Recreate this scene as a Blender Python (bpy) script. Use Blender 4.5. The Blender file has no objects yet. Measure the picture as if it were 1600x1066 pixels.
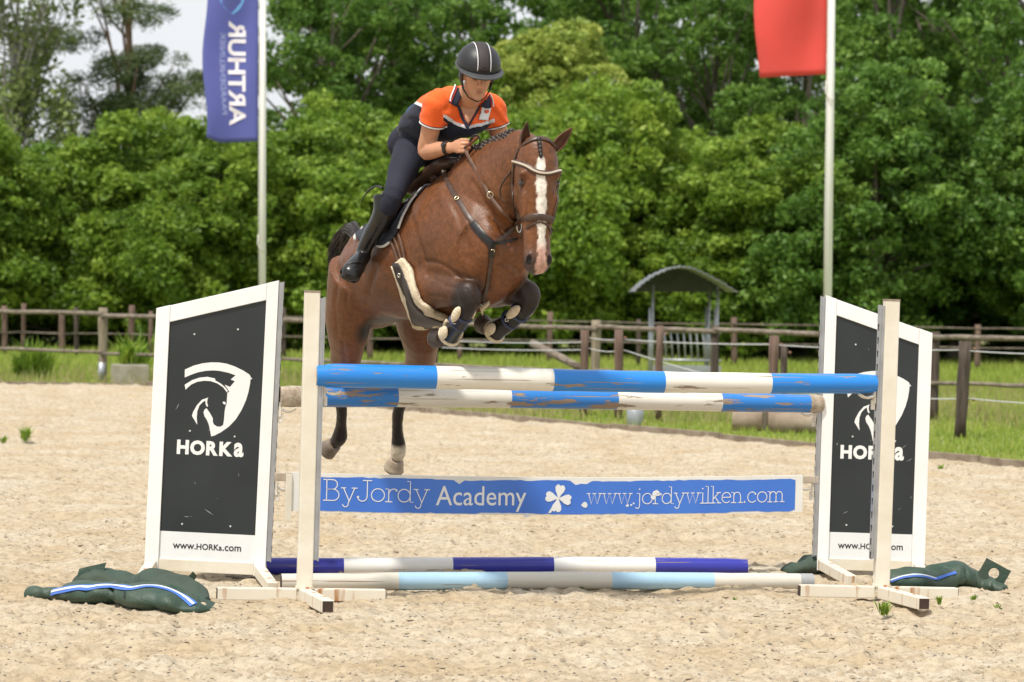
import bpy, bmesh, math, random
import numpy as np
from mathutils import Vector, Matrix
R = math.radians
random.seed(7)
SC = bpy.context.scene
COL = SC.collection

# ------------------------------------------------------------------ camera
CAM_Z, FPX, TILT, ROLL = 1.76, 5220.0, R(1.054), R(0.9)
_r0 = Vector((1, 0, 0)); _u0 = Vector((0, math.sin(TILT), math.cos(TILT))); FWD = Vector((0, math.cos(TILT), -math.sin(TILT)))
RGT = _r0 * math.cos(ROLL) + _u0 * math.sin(ROLL)
UPV = _u0 * math.cos(ROLL) - _r0 * math.sin(ROLL)
CAM = Vector((0, 0, CAM_Z))
cd = bpy.data.cameras.new('camera'); cam = bpy.data.objects.new('camera', cd); COL.objects.link(cam)
cam.matrix_world = Matrix(((RGT.x, UPV.x, -FWD.x, 0), (RGT.y, UPV.y, -FWD.y, 0), (RGT.z, UPV.z, -FWD.z, CAM_Z), (0, 0, 0, 1)))
cd.sensor_width = 36.0; cd.lens = 36.0 * FPX / 1600.0
cd.clip_start = 0.1; cd.clip_end = 3000
cd.dof.use_dof = True; cd.dof.focus_distance = 18.2; cd.dof.aperture_fstop = 5.0
SC.camera = cam
SC.render.resolution_x = 1024; SC.render.resolution_y = 682

# ------------------------------------------------------------------ sky, sun, exposure
SUN_EL, SUN_AZ = R(64), R(-32)          # azimuth measured from behind the camera, to its left
wd = bpy.data.worlds.new('World'); SC.world = wd; wd.use_nodes = True
nt = wd.node_tree; bgn = nt.nodes['Background']
sky = nt.nodes.new('ShaderNodeTexSky'); sky.sky_type = 'NISHITA'; sky.sun_disc = False
sky.sun_elevation = SUN_EL; sky.air_density = 1.0; sky.dust_density = 6.0; sky.ozone_density = 1.0
sund = Vector((math.sin(SUN_AZ) * math.cos(SUN_EL), -math.cos(SUN_AZ) * math.cos(SUN_EL), math.sin(SUN_EL)))   # towards the sun
sky.sun_rotation = math.atan2(sund.x, sund.y)
hz = nt.nodes.new('ShaderNodeMixRGB'); hz.inputs['Fac'].default_value = 0.72; hz.inputs['Color2'].default_value = (13.0, 13.3, 13.8, 1)
nt.links.new(sky.outputs['Color'], hz.inputs['Color1']); nt.links.new(hz.outputs['Color'], bgn.inputs['Color'])
bgn.inputs['Strength'].default_value = 0.076
sl = bpy.data.lights.new('sun', 'SUN'); so = bpy.data.objects.new('sun', sl); COL.objects.link(so)
sl.energy = 3.6; sl.angle = R(3.5); sl.color = (1.0, 0.95, 0.87)
so.rotation_mode = 'QUATERNION'; so.rotation_quaternion = sund.to_track_quat('Z', 'Y')
SC.view_settings.view_transform = 'Standard'; SC.view_settings.look = 'None'; SC.view_settings.gamma = 1.0
SC.view_settings.use_curve_mapping = False; SC.view_settings.exposure = 0.25

# ------------------------------------------------------------------ helpers
def W(u, v, Y):
    """world point at distance Y (along the ground) that a sight line through photo pixel u, v meets"""
    d = FWD + RGT * ((u - 800) / FPX) + UPV * ((533 - v) / FPX)
    return CAM + d * (Y / d.y)
def G(u, v, z=0.0):
    d = FWD + RGT * ((u - 800) / FPX) + UPV * ((533 - v) / FPX)
    return CAM + d * ((z - CAM_Z) / d.z)

MATS = {}
def mat(name, col, rough=0.6, metal=0.0, var=0.0, vscale=8.0, bump=0.0, bscale=40.0, col2=None, spec=0.5, stretch=None, coat=0.0):
    """principled material, base colour varied by noise between col and col2 (or a darker col)"""
    if name in MATS: return MATS[name]
    m = bpy.data.materials.new(name); m.use_nodes = True; t = m.node_tree; b = t.nodes['Principled BSDF']
    b.inputs['Base Color'].default_value = (*col, 1); b.inputs['Roughness'].default_value = rough
    b.inputs['Metallic'].default_value = metal; b.inputs['Specular IOR Level'].default_value = spec
    b.inputs['Coat Weight'].default_value = coat
    tc = t.nodes.new('ShaderNodeTexCoord'); vec = tc.outputs['Object']
    if stretch:
        mp = t.nodes.new('ShaderNodeMapping'); mp.inputs['Scale'].default_value = stretch
        t.links.new(vec, mp.inputs['Vector']); vec = mp.outputs['Vector']
    if var > 0 or col2:
        n = t.nodes.new('ShaderNodeTexNoise'); n.inputs['Scale'].default_value = vscale; n.inputs['Detail'].default_value = 5
        t.links.new(vec, n.inputs['Vector'])
        mx = t.nodes.new('ShaderNodeMixRGB'); rp = t.nodes.new('ShaderNodeValToRGB')
        rp.color_ramp.elements[0].position = 0.35; rp.color_ramp.elements[1].position = 0.68
        t.links.new(n.outputs['Fac'], rp.inputs['Fac']); t.links.new(rp.outputs['Color'], mx.inputs['Fac'])
        c2 = col2 if col2 else tuple(c * (1 - var) for c in col)
        mx.inputs['Color1'].default_value = (*col, 1); mx.inputs['Color2'].default_value = (*c2, 1)
        t.links.new(mx.outputs['Color'], b.inputs['Base Color'])
    if bump > 0:
        n2 = t.nodes.new('ShaderNodeTexNoise'); n2.inputs['Scale'].default_value = bscale; n2.inputs['Detail'].default_value = 6
        bp = t.nodes.new('ShaderNodeBump'); bp.inputs['Strength'].default_value = bump; bp.inputs['Distance'].default_value = 0.01
        t.links.new(vec, n2.inputs['Vector']); t.links.new(n2.outputs['Fac'], bp.inputs['Height']); t.links.new(bp.outputs['Normal'], b.inputs['Normal'])
    MATS[name] = m
    return m

def tag(o, label=None, cat=None, group=None, kind=None):
    if label: o['label'] = label
    if cat: o['category'] = cat
    if group: o['group'] = group
    if kind: o['kind'] = kind
    return o
def empty(name, loc=(0, 0, 0), rz=0.0):
    o = bpy.data.objects.new(name, None); COL.objects.link(o); o.location = loc; o.rotation_euler = (0, 0, rz); o.empty_display_size = 0.1
    return o
def link(name, me, m=None, parent=None, smooth=False):
    o = bpy.data.objects.new(name, me); COL.objects.link(o)
    if m is not None:
        for mm in (m if isinstance(m, (list, tuple)) else [m]): me.materials.append(mm)
    if smooth: me.polygons.foreach_set('use_smooth', [True] * len(me.polygons))
    if parent is not None: o.parent = parent
    return o
def inroot(o, root):
    """parent to root while keeping the mesh where it was built in world coordinates"""
    o.parent = root
    bpy.context.view_layer.update()
    o.matrix_parent_inverse = root.matrix_world.inverted()
    return o
def pydata(name, verts, faces):
    me = bpy.data.meshes.new(name); me.from_pydata([tuple(v) for v in verts], [], faces); me.update(); return me
def quadmesh(name, V, F):
    """fast mesh from numpy arrays of vertices (n,3) and faces (m,k)"""
    V = np.asarray(V, dtype=np.float32); F = np.asarray(F, dtype=np.int32); k = F.shape[1]
    me = bpy.data.meshes.new(name); me.vertices.add(len(V)); me.vertices.foreach_set('co', V.ravel())
    me.loops.add(F.size); me.loops.foreach_set('vertex_index', F.ravel())
    me.polygons.add(len(F)); me.polygons.foreach_set('loop_start', np.arange(0, F.size, k, dtype=np.int32))
    me.update(calc_edges=True); me.validate(); return me

class MB:
    """collects boxes, bars, tubes and lofts into one mesh"""
    def __init__(s): s.v = []; s.f = []; s.mi = []
    def add(s, vs, fs, mi=0):
        n = len(s.v); s.v += [Vector(v) for v in vs]; s.f += [tuple(i + n for i in f) for f in fs]; s.mi += [mi] * len(fs)
    def box(s, c, size, M=None, mi=0):
        x, y, z = [a / 2 for a in size]; c = Vector(c)
        vs = [Vector((i * x, j * y, k * z)) for k in (-1, 1) for j in (-1, 1) for i in (-1, 1)]
        vs = [(M @ v if M else v) + c for v in vs]
        s.add(vs, [(0, 2, 3, 1), (4, 5, 7, 6), (0, 1, 5, 4), (2, 6, 7, 3), (0, 4, 6, 2), (1, 3, 7, 5)], mi)
    def bar(s, a, b, w, h, up=(0, 0, 1), mi=0):
        """rectangular bar from a to b, w across, h along up"""
        a = Vector(a); b = Vector(b); d = (b - a).normalized(); up = Vector(up); sd = d.cross(up).normalized(); up2 = sd.cross(d).normalized()
        vs = []
        for p in (a, b):
            for i, j in ((-1, -1), (1, -1), (1, 1), (-1, 1)): vs.append(p + sd * (i * w / 2) + up2 * (j * h / 2))
        s.add(vs, [(0, 3, 2, 1), (4, 5, 6, 7), (0, 1, 5, 4), (1, 2, 6, 5), (2, 3, 7, 6), (3, 0, 4, 7)], mi)
    def tube(s, pts, rad, n=10, cap=True, mi=0, ref=(0, 0, 1)):
        pts = [Vector(p) for p in pts]; rad = rad if isinstance(rad, (list, tuple)) else [rad] * len(pts)
        rings = []; side = None
        for i, p in enumerate(pts):
            d = (pts[min(i + 1, len(pts) - 1)] - pts[max(i - 1, 0)]).normalized()
            if side is None:
                rf = Vector(ref)
                if abs(d.dot(rf)) > 0.95: rf = Vector((1, 0, 0)) if abs(d.x) < 0.9 else Vector((0, 1, 0))
                side = d.cross(rf).normalized()
            else: side = (side - d * side.dot(d)).normalized()
            up = side.cross(d)
            r = rad[i]; ra, rb = (r if isinstance(r, (list, tuple)) else (r, r))
            rings.append([p + side * (math.cos(2 * math.pi * k / n) * ra) + up * (math.sin(2 * math.pi * k / n) * rb) for k in range(n)])
        s.rings(rings, cap, mi)
    def rings(s, rings, cap=True, mi=0):
        n = len(rings[0]); vs = [v for r in rings for v in r]; fs = []
        for i in range(len(rings) - 1):
            for k in range(n):
                a, b = i * n + k, i * n + (k + 1) % n
                fs.append((a, b, b + n, a + n))
        if cap: fs.append(tuple(range(n - 1, -1, -1))); fs.append(tuple((len(rings) - 1) * n + k for k in range(n)))
        s.add(vs, fs, mi)
    def mesh(s, name, fix=True):
        me = pydata(name, s.v, s.f); me.polygons.foreach_set('material_index', s.mi)
        if fix:
            bm = bmesh.new(); bm.from_mesh(me); bmesh.ops.recalc_face_normals(bm, faces=bm.faces); bm.to_mesh(me); bm.free()
        return me
    def build(s, name, m=None, parent=None, smooth=False, bevel=0.0):
        me = s.mesh(name)
        if bevel > 0:
            bm = bmesh.new(); bm.from_mesh(me)
            bmesh.ops.bevel(bm, geom=[e for e in bm.edges if len(e.link_faces) == 2 and e.calc_face_angle(0) > 0.6], offset=bevel, segments=2, affect='EDGES', profile=0.6)
            bm.to_mesh(me); bm.free()
        return link(name, me, m, parent, smooth)
def auto_smooth(o, ang=40):
    me = o.data; me.polygons.foreach_set('use_smooth', [True] * len(me.polygons))
    try: me.set_sharp_from_angle(angle=R(ang))
    except Exception: pass
    return o

# vectorised value noise for relief and scatter
def _hash(ix, iy, seed):
    h = (ix.astype(np.int64) * 374761393 + iy.astype(np.int64) * 668265263 + seed * 1442695041) & 0xFFFFFFFF
    h = ((h ^ (h >> 13)) * 1274126177) & 0xFFFFFFFF
    return ((h ^ (h >> 16)) & 0xFFFF) / 65535.0
def vnoise(x, y, scale, seed=0):
    x = np.asarray(x) / scale; y = np.asarray(y) / scale; ix = np.floor(x); iy = np.floor(y); fx = x - ix; fy = y - iy
    fx = fx * fx * (3 - 2 * fx); fy = fy * fy * (3 - 2 * fy)
    a = _hash(ix, iy, seed); b = _hash(ix + 1, iy, seed); c = _hash(ix, iy + 1, seed); d = _hash(ix + 1, iy + 1, seed)
    return (a * (1 - fx) + b * fx) * (1 - fy) + (c * (1 - fx) + d * fx) * fy - 0.5
def fbm(x, y, scale, seed=0, octv=4):
    s = 0; amp = 1.0
    for o in range(octv): s = s + amp * vnoise(x, y, scale / 2 ** o, seed + o * 17); amp *= 0.55
    return s
def text_verts(body, size=1.0, bold=0.0, spacing=1.0):
    """triangles of a text in its own plane: list of (x, y), faces"""
    c = bpy.data.curves.new('txt', 'FONT'); c.body = body; c.size = size; c.offset = bold; c.space_character = spacing; c.resolution_u = 3
    o = bpy.data.objects.new('txt', c); COL.objects.link(o)
    dg = bpy.context.evaluated_depsgraph_get(); dg.update()
    me = bpy.data.meshes.new_from_object(o.evaluated_get(dg))
    vs = [(v.co.x, v.co.y) for v in me.vertices]; fs = [tuple(p.vertices) for p in me.polygons]
    bpy.data.objects.remove(o); bpy.data.curves.remove(c); bpy.data.meshes.remove(me)
    return vs, fs

from mathutils.bvhtree import BVHTree
BVH = None
def mesh_bvh(o):
    dg = bpy.context.evaluated_depsgraph_get(); dg.update(); e = o.evaluated_get(dg); me = e.to_mesh(); M_ = o.matrix_world
    b = BVHTree.FromPolygons([M_ @ v.co for v in me.vertices], [tuple(p.vertices) for p in me.polygons]); e.to_mesh_clear(); return b
def hit(u, v, off=0.004, bvh=None):
    """point of the horse's skin on the sight line of photo pixel u, v"""
    d = (W(u, v, 18.0) - CAM).normalized(); p, n, i, dist = (bvh or BVH).ray_cast(CAM, d)
    if p is None:
        best = None
        for k in range(40):
            r_ = (bvh or BVH).find_nearest(W(u, v, 17.6 + k * .05))
            if best is None or r_[3] < best[3]: best = r_
        p, n, i, dist = best
    if n.dot(d) > 0: n = -n
    return p + n * off, n
def near(p, off=0.004, bvh=None):
    q, n, i, dist = (bvh or BVH).find_nearest(p); return q + n * off, n
def smooth_pts(P_, it=2):
    for _ in range(it): P_ = [P_[0]] + [(P_[i - 1] + P_[i] * 2 + P_[i + 1]) / 4 for i in range(1, len(P_) - 1)] + [P_[-1]]
    return P_
def ribbon(name, pts, nrm, w, th, m, parent, bevel=True):
    """strap lying along pts, its flat side on the given normals"""
    mb = MB(); rings = []; n = len(pts)
    for i, p in enumerate(pts):
        t_ = (pts[min(i + 1, n - 1)] - pts[max(i - 1, 0)]).normalized(); sd = t_.cross(nrm[i]).normalized(); up = sd.cross(t_); a = w / 2; c = th
        rings.append([p - sd * a, p - sd * a + up * c * .7, p - sd * a * .8 + up * c, p + sd * a * .8 + up * c, p + sd * a + up * c * .7, p + sd * a])
    mb.rings(rings); o = mb.build(name, m, None, True); auto_smooth(o, 45); inroot(o, parent); return o
def strap_px(name, px, w, m, parent, th=.004, off=.003, step=4.0, bvh=None, tail=None, head=None):
    """strap along a pixel polyline, dropped onto the skin"""
    P_ = []; N_ = []
    for i in range(len(px) - 1):
        (u0, v0), (u1, v1) = px[i], px[i + 1]; k = max(1, int(math.hypot(u1 - u0, v1 - v0) / step))
        for j in range(k): p, n = hit(u0 + (u1 - u0) * j / k, v0 + (v1 - v0) * j / k, off, bvh); P_.append(p); N_.append(n)
    p, n = hit(*px[-1], off, bvh); P_.append(p); N_.append(n)
    for extra in (tail or []): p, n = near(extra, off, bvh); P_.append(p); N_.append(n)
    P_ = smooth_pts(P_, 2); N_ = [n.normalized() for n in smooth_pts(N_, 3)]
    return ribbon(name, P_, N_, w, th, m, parent)
def patch_px(name, A_, B_, m, parent, off, nu=10, nv=14, th=.006, bvh=None, rough=0.0):
    """sheet between two pixel curves, laid on the skin"""
    def samp(c, q):
        L_ = [0]
        for i in range(len(c) - 1): L_.append(L_[-1] + math.hypot(c[i + 1][0] - c[i][0], c[i + 1][1] - c[i][1]))
        x = q * L_[-1]; i = max(0, min(len(c) - 2, sum(1 for l in L_[1:] if l < x))); f = (x - L_[i]) / max(1e-6, L_[i + 1] - L_[i]); return (c[i][0] + (c[i + 1][0] - c[i][0]) * f, c[i][1] + (c[i + 1][1] - c[i][1]) * f)
    vs = []; rg2 = random.Random(5)
    for j in range(nv):
        a, b_ = samp(A_, j / (nv - 1)), samp(B_, j / (nv - 1))
        for i in range(nu):
            q = i / (nu - 1); p, n = hit(a[0] + (b_[0] - a[0]) * q, a[1] + (b_[1] - a[1]) * q, off, bvh); vs.append(p + n * rg2.uniform(0, rough))
    g_ = [[vs[j * nu + i] for i in range(nu)] for j in range(nv)]
    for _ in range(2):
        g2 = [[(g_[j][i] * 2 + g_[max(j - 1, 0)][i] + g_[min(j + 1, nv - 1)][i] + g_[j][max(i - 1, 0)] + g_[j][min(i + 1, nu - 1)]) / 6 if 0 < j < nv - 1 and 0 < i < nu - 1 else g_[j][i] for i in range(nu)] for j in range(nv)]; g_ = g2
    vs = [v for row in g_ for v in row]
    fs = [(j * nu + i, j * nu + i + 1, (j + 1) * nu + i + 1, (j + 1) * nu + i) for j in range(nv - 1) for i in range(nu - 1)]
    me = pydata(name, vs, fs); bm = bmesh.new(); bm.from_mesh(me); bmesh.ops.recalc_face_normals(bm, faces=bm.faces); bm.to_mesh(me); bm.free()
    if sum((p.normal.dot(CAM - p.center) for p in me.polygons)) < 0: me.flip_normals()
    o = link(name, me, m, None, True); so_ = o.modifiers.new('t', 'SOLIDIFY'); so_.thickness = th; so_.offset = 1; inroot(o, parent); return o
def strand(mb, pts, r0, n=4):
    P_ = []; m_ = len(pts)
    for i in range(m_ - 1):
        p0, p1, p2, p3 = pts[max(i - 1, 0)], pts[i], pts[i + 1], pts[min(i + 2, m_ - 1)]
        for j in range(3):
            q = j / 3; P_.append(0.5 * ((2 * p1) + (p2 - p0) * q + (2 * p0 - 5 * p1 + 4 * p2 - p3) * q * q + (3 * p1 - p0 - 3 * p2 + p3) * q ** 3))
    P_.append(pts[-1]); mb.tube(P_, [r0 * (1 - .85 * (i / (len(P_) - 1)) ** 2) for i in range(len(P_))], n, False)
# ================================================================== ground
KE0, KC = Vector((5.0, 32.6, 0)), Vector((-5.75, 52.6, 0))       # edge of the sand: passes KE0, corner KC, then runs left
kdir = (KC - KE0).normalized()
def edge_x(y):                                                    # x of the sand's edge in row y
    return KE0.x + (y - KE0.y) * kdir.x / kdir.y
_hr = random.Random(21); HOOF = [(_hr.uniform(-3.2, 3.2), _hr.uniform(15.2, 17.4), _hr.uniform(.06, .09), _hr.uniform(.02, .04)) for _ in range(34)] + [(_hr.uniform(-1.6, 1.8), _hr.uniform(20.6, 24), _hr.uniform(.07, .10), _hr.uniform(.025, .045)) for _ in range(26)]
def sand_h(x, y):
    h = 0.030 * fbm(x, y, 0.9, 3, 2) + 0.036 * fbm(x, y * 0.8, 0.20, 11, 3) + 0.024 * fbm(x, y, 0.06, 23, 2)
    for hx_, hy2, hr_, hd_ in HOOF: h = h - hd_ * np.exp(-(((x - hx_) / hr_) ** 2 + ((y - hy2) / (hr_ * 1.3)) ** 2) ** 1.5) + hd_ * .45 * np.exp(-((np.sqrt(((x - hx_) / hr_) ** 2 + ((y - hy2) / (hr_ * 1.3)) ** 2) - 1.5) / .45) ** 2)
    ridge = np.abs(vnoise(x + 0.3 * vnoise(x, y, 0.5, 5), y, 0.33, 31)) * 2
    return h - 0.016 * (1 - ridge) ** 3
ys = [-30.0, -10.0, 4.0, 9.0, 12.0]
y = 13.0
while y < 52.4: ys.append(y); y += 0.026 * (y / 15.0) ** 2
ys.append(52.55); ys = np.array(ys)
NC = 440
cols = []
for yy in ys:
    wl = -(0.160 * max(yy, 10) + 1.0); wr = 0.160 * max(yy, 10) + 1.0
    ex = edge_x(yy); far = 60.0
    wr = min(wr, ex - 0.05); far = min(far, ex)
    cols.append(np.concatenate([[-60, -30, wl - 4], np.linspace(wl, wr, NC), [wr + (far - wr) * 0.3, wr + (far - wr) * 0.6, far]]))
X = np.array(cols); Yg = np.repeat(ys[:, None], X.shape[1], 1)
Z = sand_h(X, Yg)
Z[:5] *= 0.3; Z -= Z.mean()
ny, nx = X.shape
idx = np.arange(ny * nx).reshape(ny, nx)
F = np.stack([idx[:-1, :-1], idx[:-1, 1:], idx[1:, 1:], idx[1:, :-1]], -1).reshape(-1, 4)
sandm = bpy.data.materials.new('arena_sand'); sandm.use_nodes = True
t = sandm.node_tree; b = t.nodes['Principled BSDF']; b.inputs['Roughness'].default_value = 0.95; b.inputs['Specular IOR Level'].default_value = 0.1
tc = t.nodes.new('ShaderNodeTexCoord')
def nz(scale, det=4, rough=0.6):
    n = t.nodes.new('ShaderNodeTexNoise'); n.inputs['Scale'].default_value = scale; n.inputs['Detail'].default_value = det; n.inputs['Roughness'].default_value = rough
    t.links.new(tc.outputs['Object'], n.inputs['Vector']); return n
def ramp(src, p0, c0, p1, c1):
    r = t.nodes.new('ShaderNodeValToRGB'); e = r.color_ramp.elements; e[0].position = p0; e[0].color = (*c0, 1); e[1].position = p1; e[1].color = (*c1, 1)
    t.links.new(src, r.inputs['Fac']); return r
big = ramp(nz(1.3, 5).outputs['Fac'], 0.35, (0.435, 0.345, 0.225), 0.65, (0.505, 0.44, 0.335))
fine = ramp(nz(17, 5, 0.75).outputs['Fac'], 0.36, (0.52, 0.48, 0.44), 0.56, (1, 1, 1))
grit = ramp(nz(75, 2, 0.8).outputs['Fac'], 0.30, (0.36, 0.34, 0.32), 0.40, (1, 1, 1))
m1 = t.nodes.new('ShaderNodeMixRGB'); m1.blend_type = 'MULTIPLY'; m1.inputs['Fac'].default_value = 0.65
t.links.new(big.outputs['Color'], m1.inputs['Color1']); t.links.new(fine.outputs['Color'], m1.inputs['Color2'])
m2 = t.nodes.new('ShaderNodeMixRGB'); m2.blend_type = 'MULTIPLY'; m2.inputs['Fac'].default_value = 0.7
t.links.new(m1.outputs['Color'], m2.inputs['Color1']); t.links.new(grit.outputs['Color'], m2.inputs['Color2'])
t.links.new(m2.outputs['Color'], b.inputs['Base Color'])
bp = t.nodes.new('ShaderNodeBump'); bp.inputs['Strength'].default_value = 0.6; bp.inputs['Distance'].default_value = 0.012
t.links.new(nz(90, 4, 0.7).outputs['Fac'], bp.inputs['Height']); t.links.new(bp.outputs['Normal'], b.inputs['Normal'])
sand = link('sand_ground', quadmesh('sand_ground', np.stack([X, Yg, Z], -1).reshape(-1, 3), F), sandm, None, True)
tag(sand, 'pale yellow churned sand of the riding arena', 'sand', kind='structure')

# dark chips and clods strewn over the sand
rng = np.random.default_rng(5)
def scatter_chips(n, name, m, smin, smax, label, y0=13.3, y1=48, power=1.6, flat=0.5):
    u = rng.random(n); yy = y0 + (y1 - y0) * u ** power; xx = (rng.random(n) * 2 - 1) * (0.158 * yy + 0.6)
    keep = xx < np.array([edge_x(q) for q in yy]) - 0.1; xx = xx[keep]; yy = yy[keep]; n = len(xx)
    zz = sand_h(xx, yy) - np.float64(SAND_MEAN)
    sz = smin + (smax - smin) * rng.random(n) ** 2.5
    base = np.array([[1, 0, 0], [-0.5, 0.87, 0], [-0.5, -0.87, 0], [0.1, 0.05, 0.9]])
    V = np.repeat(base[None], n, 0) * (0.7 + 0.6 * rng.random((n, 4, 1)))
    a = rng.random(n) * 6.283; ca, sa = np.cos(a), np.sin(a)
    x = V[..., 0] * ca[:, None] - V[..., 1] * sa[:, None]; yv = V[..., 0] * sa[:, None] + V[..., 1] * ca[:, None]
    V = np.stack([x * sz[:, None] + xx[:, None], yv * sz[:, None] * 0.8 + yy[:, None], V[..., 2] * sz[:, None] * flat + zz[:, None] - 0.001], -1)
    k = np.arange(n)[:, None, None] * 4
    Fc = (np.array([[0, 1, 3], [1, 2, 3], [2, 0, 3]])[None] + k).reshape(-1, 3)
    o = link(name, quadmesh(name, V.reshape(-1, 3), Fc), m); tag(o, label, 'grit', kind='stuff')
SAND_MEAN = float(sand_h(X, Yg).mean())
scatter_chips(47000, 'gravel_chips', mat('grit_dark', (0.15, 0.13, 0.11), 0.9, var=0.55, vscale=3.0), 0.003, 0.014, 'dark grit and fibre chips strewn over the arena sand')
scatter_chips(24000, 'sand_clods', mat('clod', (0.42, 0.335, 0.225), 0.95, var=0.4, vscale=5.0), 0.006, 0.030, 'small clods of damp sand kicked up on the arena', flat=0.7)

# meadow: one sheet that reaches the horizon, with a hole's worth of arena lying 4 cm above it
gm = mat('meadow_soil', (0.16, 0.215, 0.045), 0.95, col2=(0.25, 0.25, 0.08), vscale=0.7, bump=0.5, bscale=14)
mv = []; mf = []
gx = [-1500, -300, -90, -40, -20, -10, 0, 10, 20, 40, 90, 300, 1500]; gy = [-300, -60, 0, 20, 30, 40, 50, 60, 75, 90, 130, 300, 900, 2500]
for q in gy:
    for p in gx: mv.append((p, q, -0.05))
for j in range(len(gy) - 1):
    for i in range(len(gx) - 1):
        a = j * len(gx) + i; mf.append((a, a + 1, a + 1 + len(gx), a + len(gx)))
tag(link('meadow_ground', pydata('meadow_ground', mv, mf), gm), 'green meadow ground around the arena', 'meadow', kind='structure')

# low timber edging along the sand, board by board
edging = empty('arena_edging', tuple(KC)); tag(edging, 'weathered low edging boards between sand and grass', 'edging', kind='structure')
wood_edge = mat('edging_wood', (0.17, 0.13, 0.09), 0.9, col2=(0.30, 0.25, 0.19), vscale=5, bump=0.5, bscale=30)
L = (KE0 - kdir * 14 - KC).length; nb = int(L / 2.4)
for i in range(nb):
    a = KC - kdir * (i * L / nb + 0.01); c = KC - kdir * ((i + 1) * L / nb - 0.012)
    z = 0.005 + random.uniform(-0.008, 0.012)
    mb = MB(); mb.bar(a + Vector((0, 0, z)), c + Vector((0, 0, z + random.uniform(-0.01, 0.01))), 0.045, 0.13)
    inroot(mb.build('edging_board', wood_edge, None, bevel=0.006), edging)
for i in range(11):
    a = KC + Vector((-i * 2.4 - 0.05, 0.0, -0.02)); c = a + Vector((-2.36, 0.02, 0))
    mb = MB(); mb.bar(a, c, 0.045, 0.10); inroot(mb.build('edging_board', wood_edge, None, bevel=0.006), edging)

# ------------------------------------------------------------------ grass
def blades(name, pts, h0, h1, w, m, label, lean=0.35, seed=1):
    rg = np.random.default_rng(seed); n = len(pts); h = h0 + (h1 - h0) * rg.random(n) ** 1.6
    a = rg.random(n) * 6.283; dx, dy = np.cos(a), np.sin(a); l = rg.random(n) * lean * h; la = rg.random(n) * 6.283
    V = np.zeros((n, 4, 3)); ww = w * (0.6 + 0.8 * rg.random(n))
    V[:, 0] = pts + np.stack([-dx * ww, -dy * ww, 0 * h], -1); V[:, 1] = pts + np.stack([dx * ww, dy * ww, 0 * h], -1)
    mid = pts + np.stack([np.cos(la) * l * 0.4, np.sin(la) * l * 0.4, h * 0.6], -1)
    V[:, 2] = mid + np.stack([dx * ww * 0.7, dy * ww * 0.7, 0 * h], -1)
    V[:, 3] = pts + np.stack([np.cos(la) * l, np.sin(la) * l, h], -1)
    Fc = np.concatenate([np.array([[0, 1, 2]]), np.array([[0, 2, 3]])])[None] + np.arange(n)[:, None, None] * 4
    me = quadmesh(name, V.reshape(-1, 3), Fc.reshape(-1, 3))
    at = me.attributes.new('tint', 'FLOAT', 'FACE'); tv = np.repeat(rg.random(n) * 0.6 + 0.4 * (vnoise(pts[:, 0], pts[:, 1], 1.4, 77) + 0.5), 2); at.data.foreach_set('value', tv.astype(np.float32))
    o = link(name, me, m); tag(o, label, 'grass', kind='stuff'); return o
def leafmat(name, stops, rough=0.5, trans=0.35):
    m = bpy.data.materials.new(name); m.use_nodes = True; t = m.node_tree; b = t.nodes['Principled BSDF']; out = t.nodes['Material Output']
    at = t.nodes.new('ShaderNodeAttribute'); at.attribute_name = 'tint'
    r = t.nodes.new('ShaderNodeValToRGB'); e = r.color_ramp.elements
    e[0].position = stops[0][0]; e[0].color = (*stops[0][1], 1); e[1].position = stops[-1][0]; e[1].color = (*stops[-1][1], 1)
    for p, c in stops[1:-1]: q = e.new(p); q.color = (*c, 1)
    t.links.new(at.outputs['Fac'], r.inputs['Fac']); t.links.new(r.outputs['Color'], b.inputs['Base Color'])
    b.inputs['Roughness'].default_value = rough; b.inputs['Specular IOR Level'].default_value = 0.3
    tr = t.nodes.new('ShaderNodeBsdfTranslucent'); t.links.new(r.outputs['Color'], tr.inputs['Color'])
    mx = t.nodes.new('ShaderNodeMixShader'); mx.inputs['Fac'].default_value = trans
    t.links.new(b.outputs['BSDF'], mx.inputs[1]); t.links.new(tr.outputs['BSDF'], mx.inputs[2]); t.links.new(mx.outputs['Shader'], out.inputs['Surface'])
    return m
grassm = leafmat('grass_blade', [(0.0, (0.16, 0.24, 0.035)), (0.5, (0.29, 0.38, 0.06)), (0.8, (0.38, 0.42, 0.10)), (1.0, (0.50, 0.42, 0.19))], 0.6, 0.3)
strawm = leafmat('grass_straw', [(0.0, (0.22, 0.25, 0.07)), (1.0, (0.48, 0.40, 0.20))], 0.7, 0.3)
def grass_points(n, y0, y1, seed, power=1.0):
    rg = np.random.default_rng(seed); yy = y0 + (y1 - y0) * rg.random(n) ** power; xx = (rg.random(n) * 2 - 1) * (0.158 * yy + 1.0)
    ex = KE0.x + (yy - KE0.y) * kdir.x / kdir.y
    k = ((xx > ex + 0.06) & (yy < 52.6)) | (yy > 52.7); xx, yy = xx[k], yy[k]
    return np.stack([xx, yy, np.full(len(xx), -0.055)], -1)
P = grass_points(130000, 30, 60, 2)
dens = vnoise(P[:, 0], P[:, 1], 1.1, 9) + 0.5
blades('lawn_grass', P, 0.03, 0.10, 0.010, grassm, 'short green grass between the arena edging and the paddock fence', seed=3)
P2 = P[(np.random.default_rng(4).random(len(P)) < 0.5 * dens * (P[:, 1] > 41)) & (P[:, 1] > 42)]
blades('meadow_grass', P2, 0.08, 0.28, 0.007, strawm, 'taller straw-tinged seeding grass around the fence posts', seed=5)
P3 = grass_points(70000, 58, 86, 6)
blades('paddock_grass', P3, 0.05, 0.20, 0.016, grassm, 'long grass of the paddock in front of the hedge', seed=8)

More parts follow.
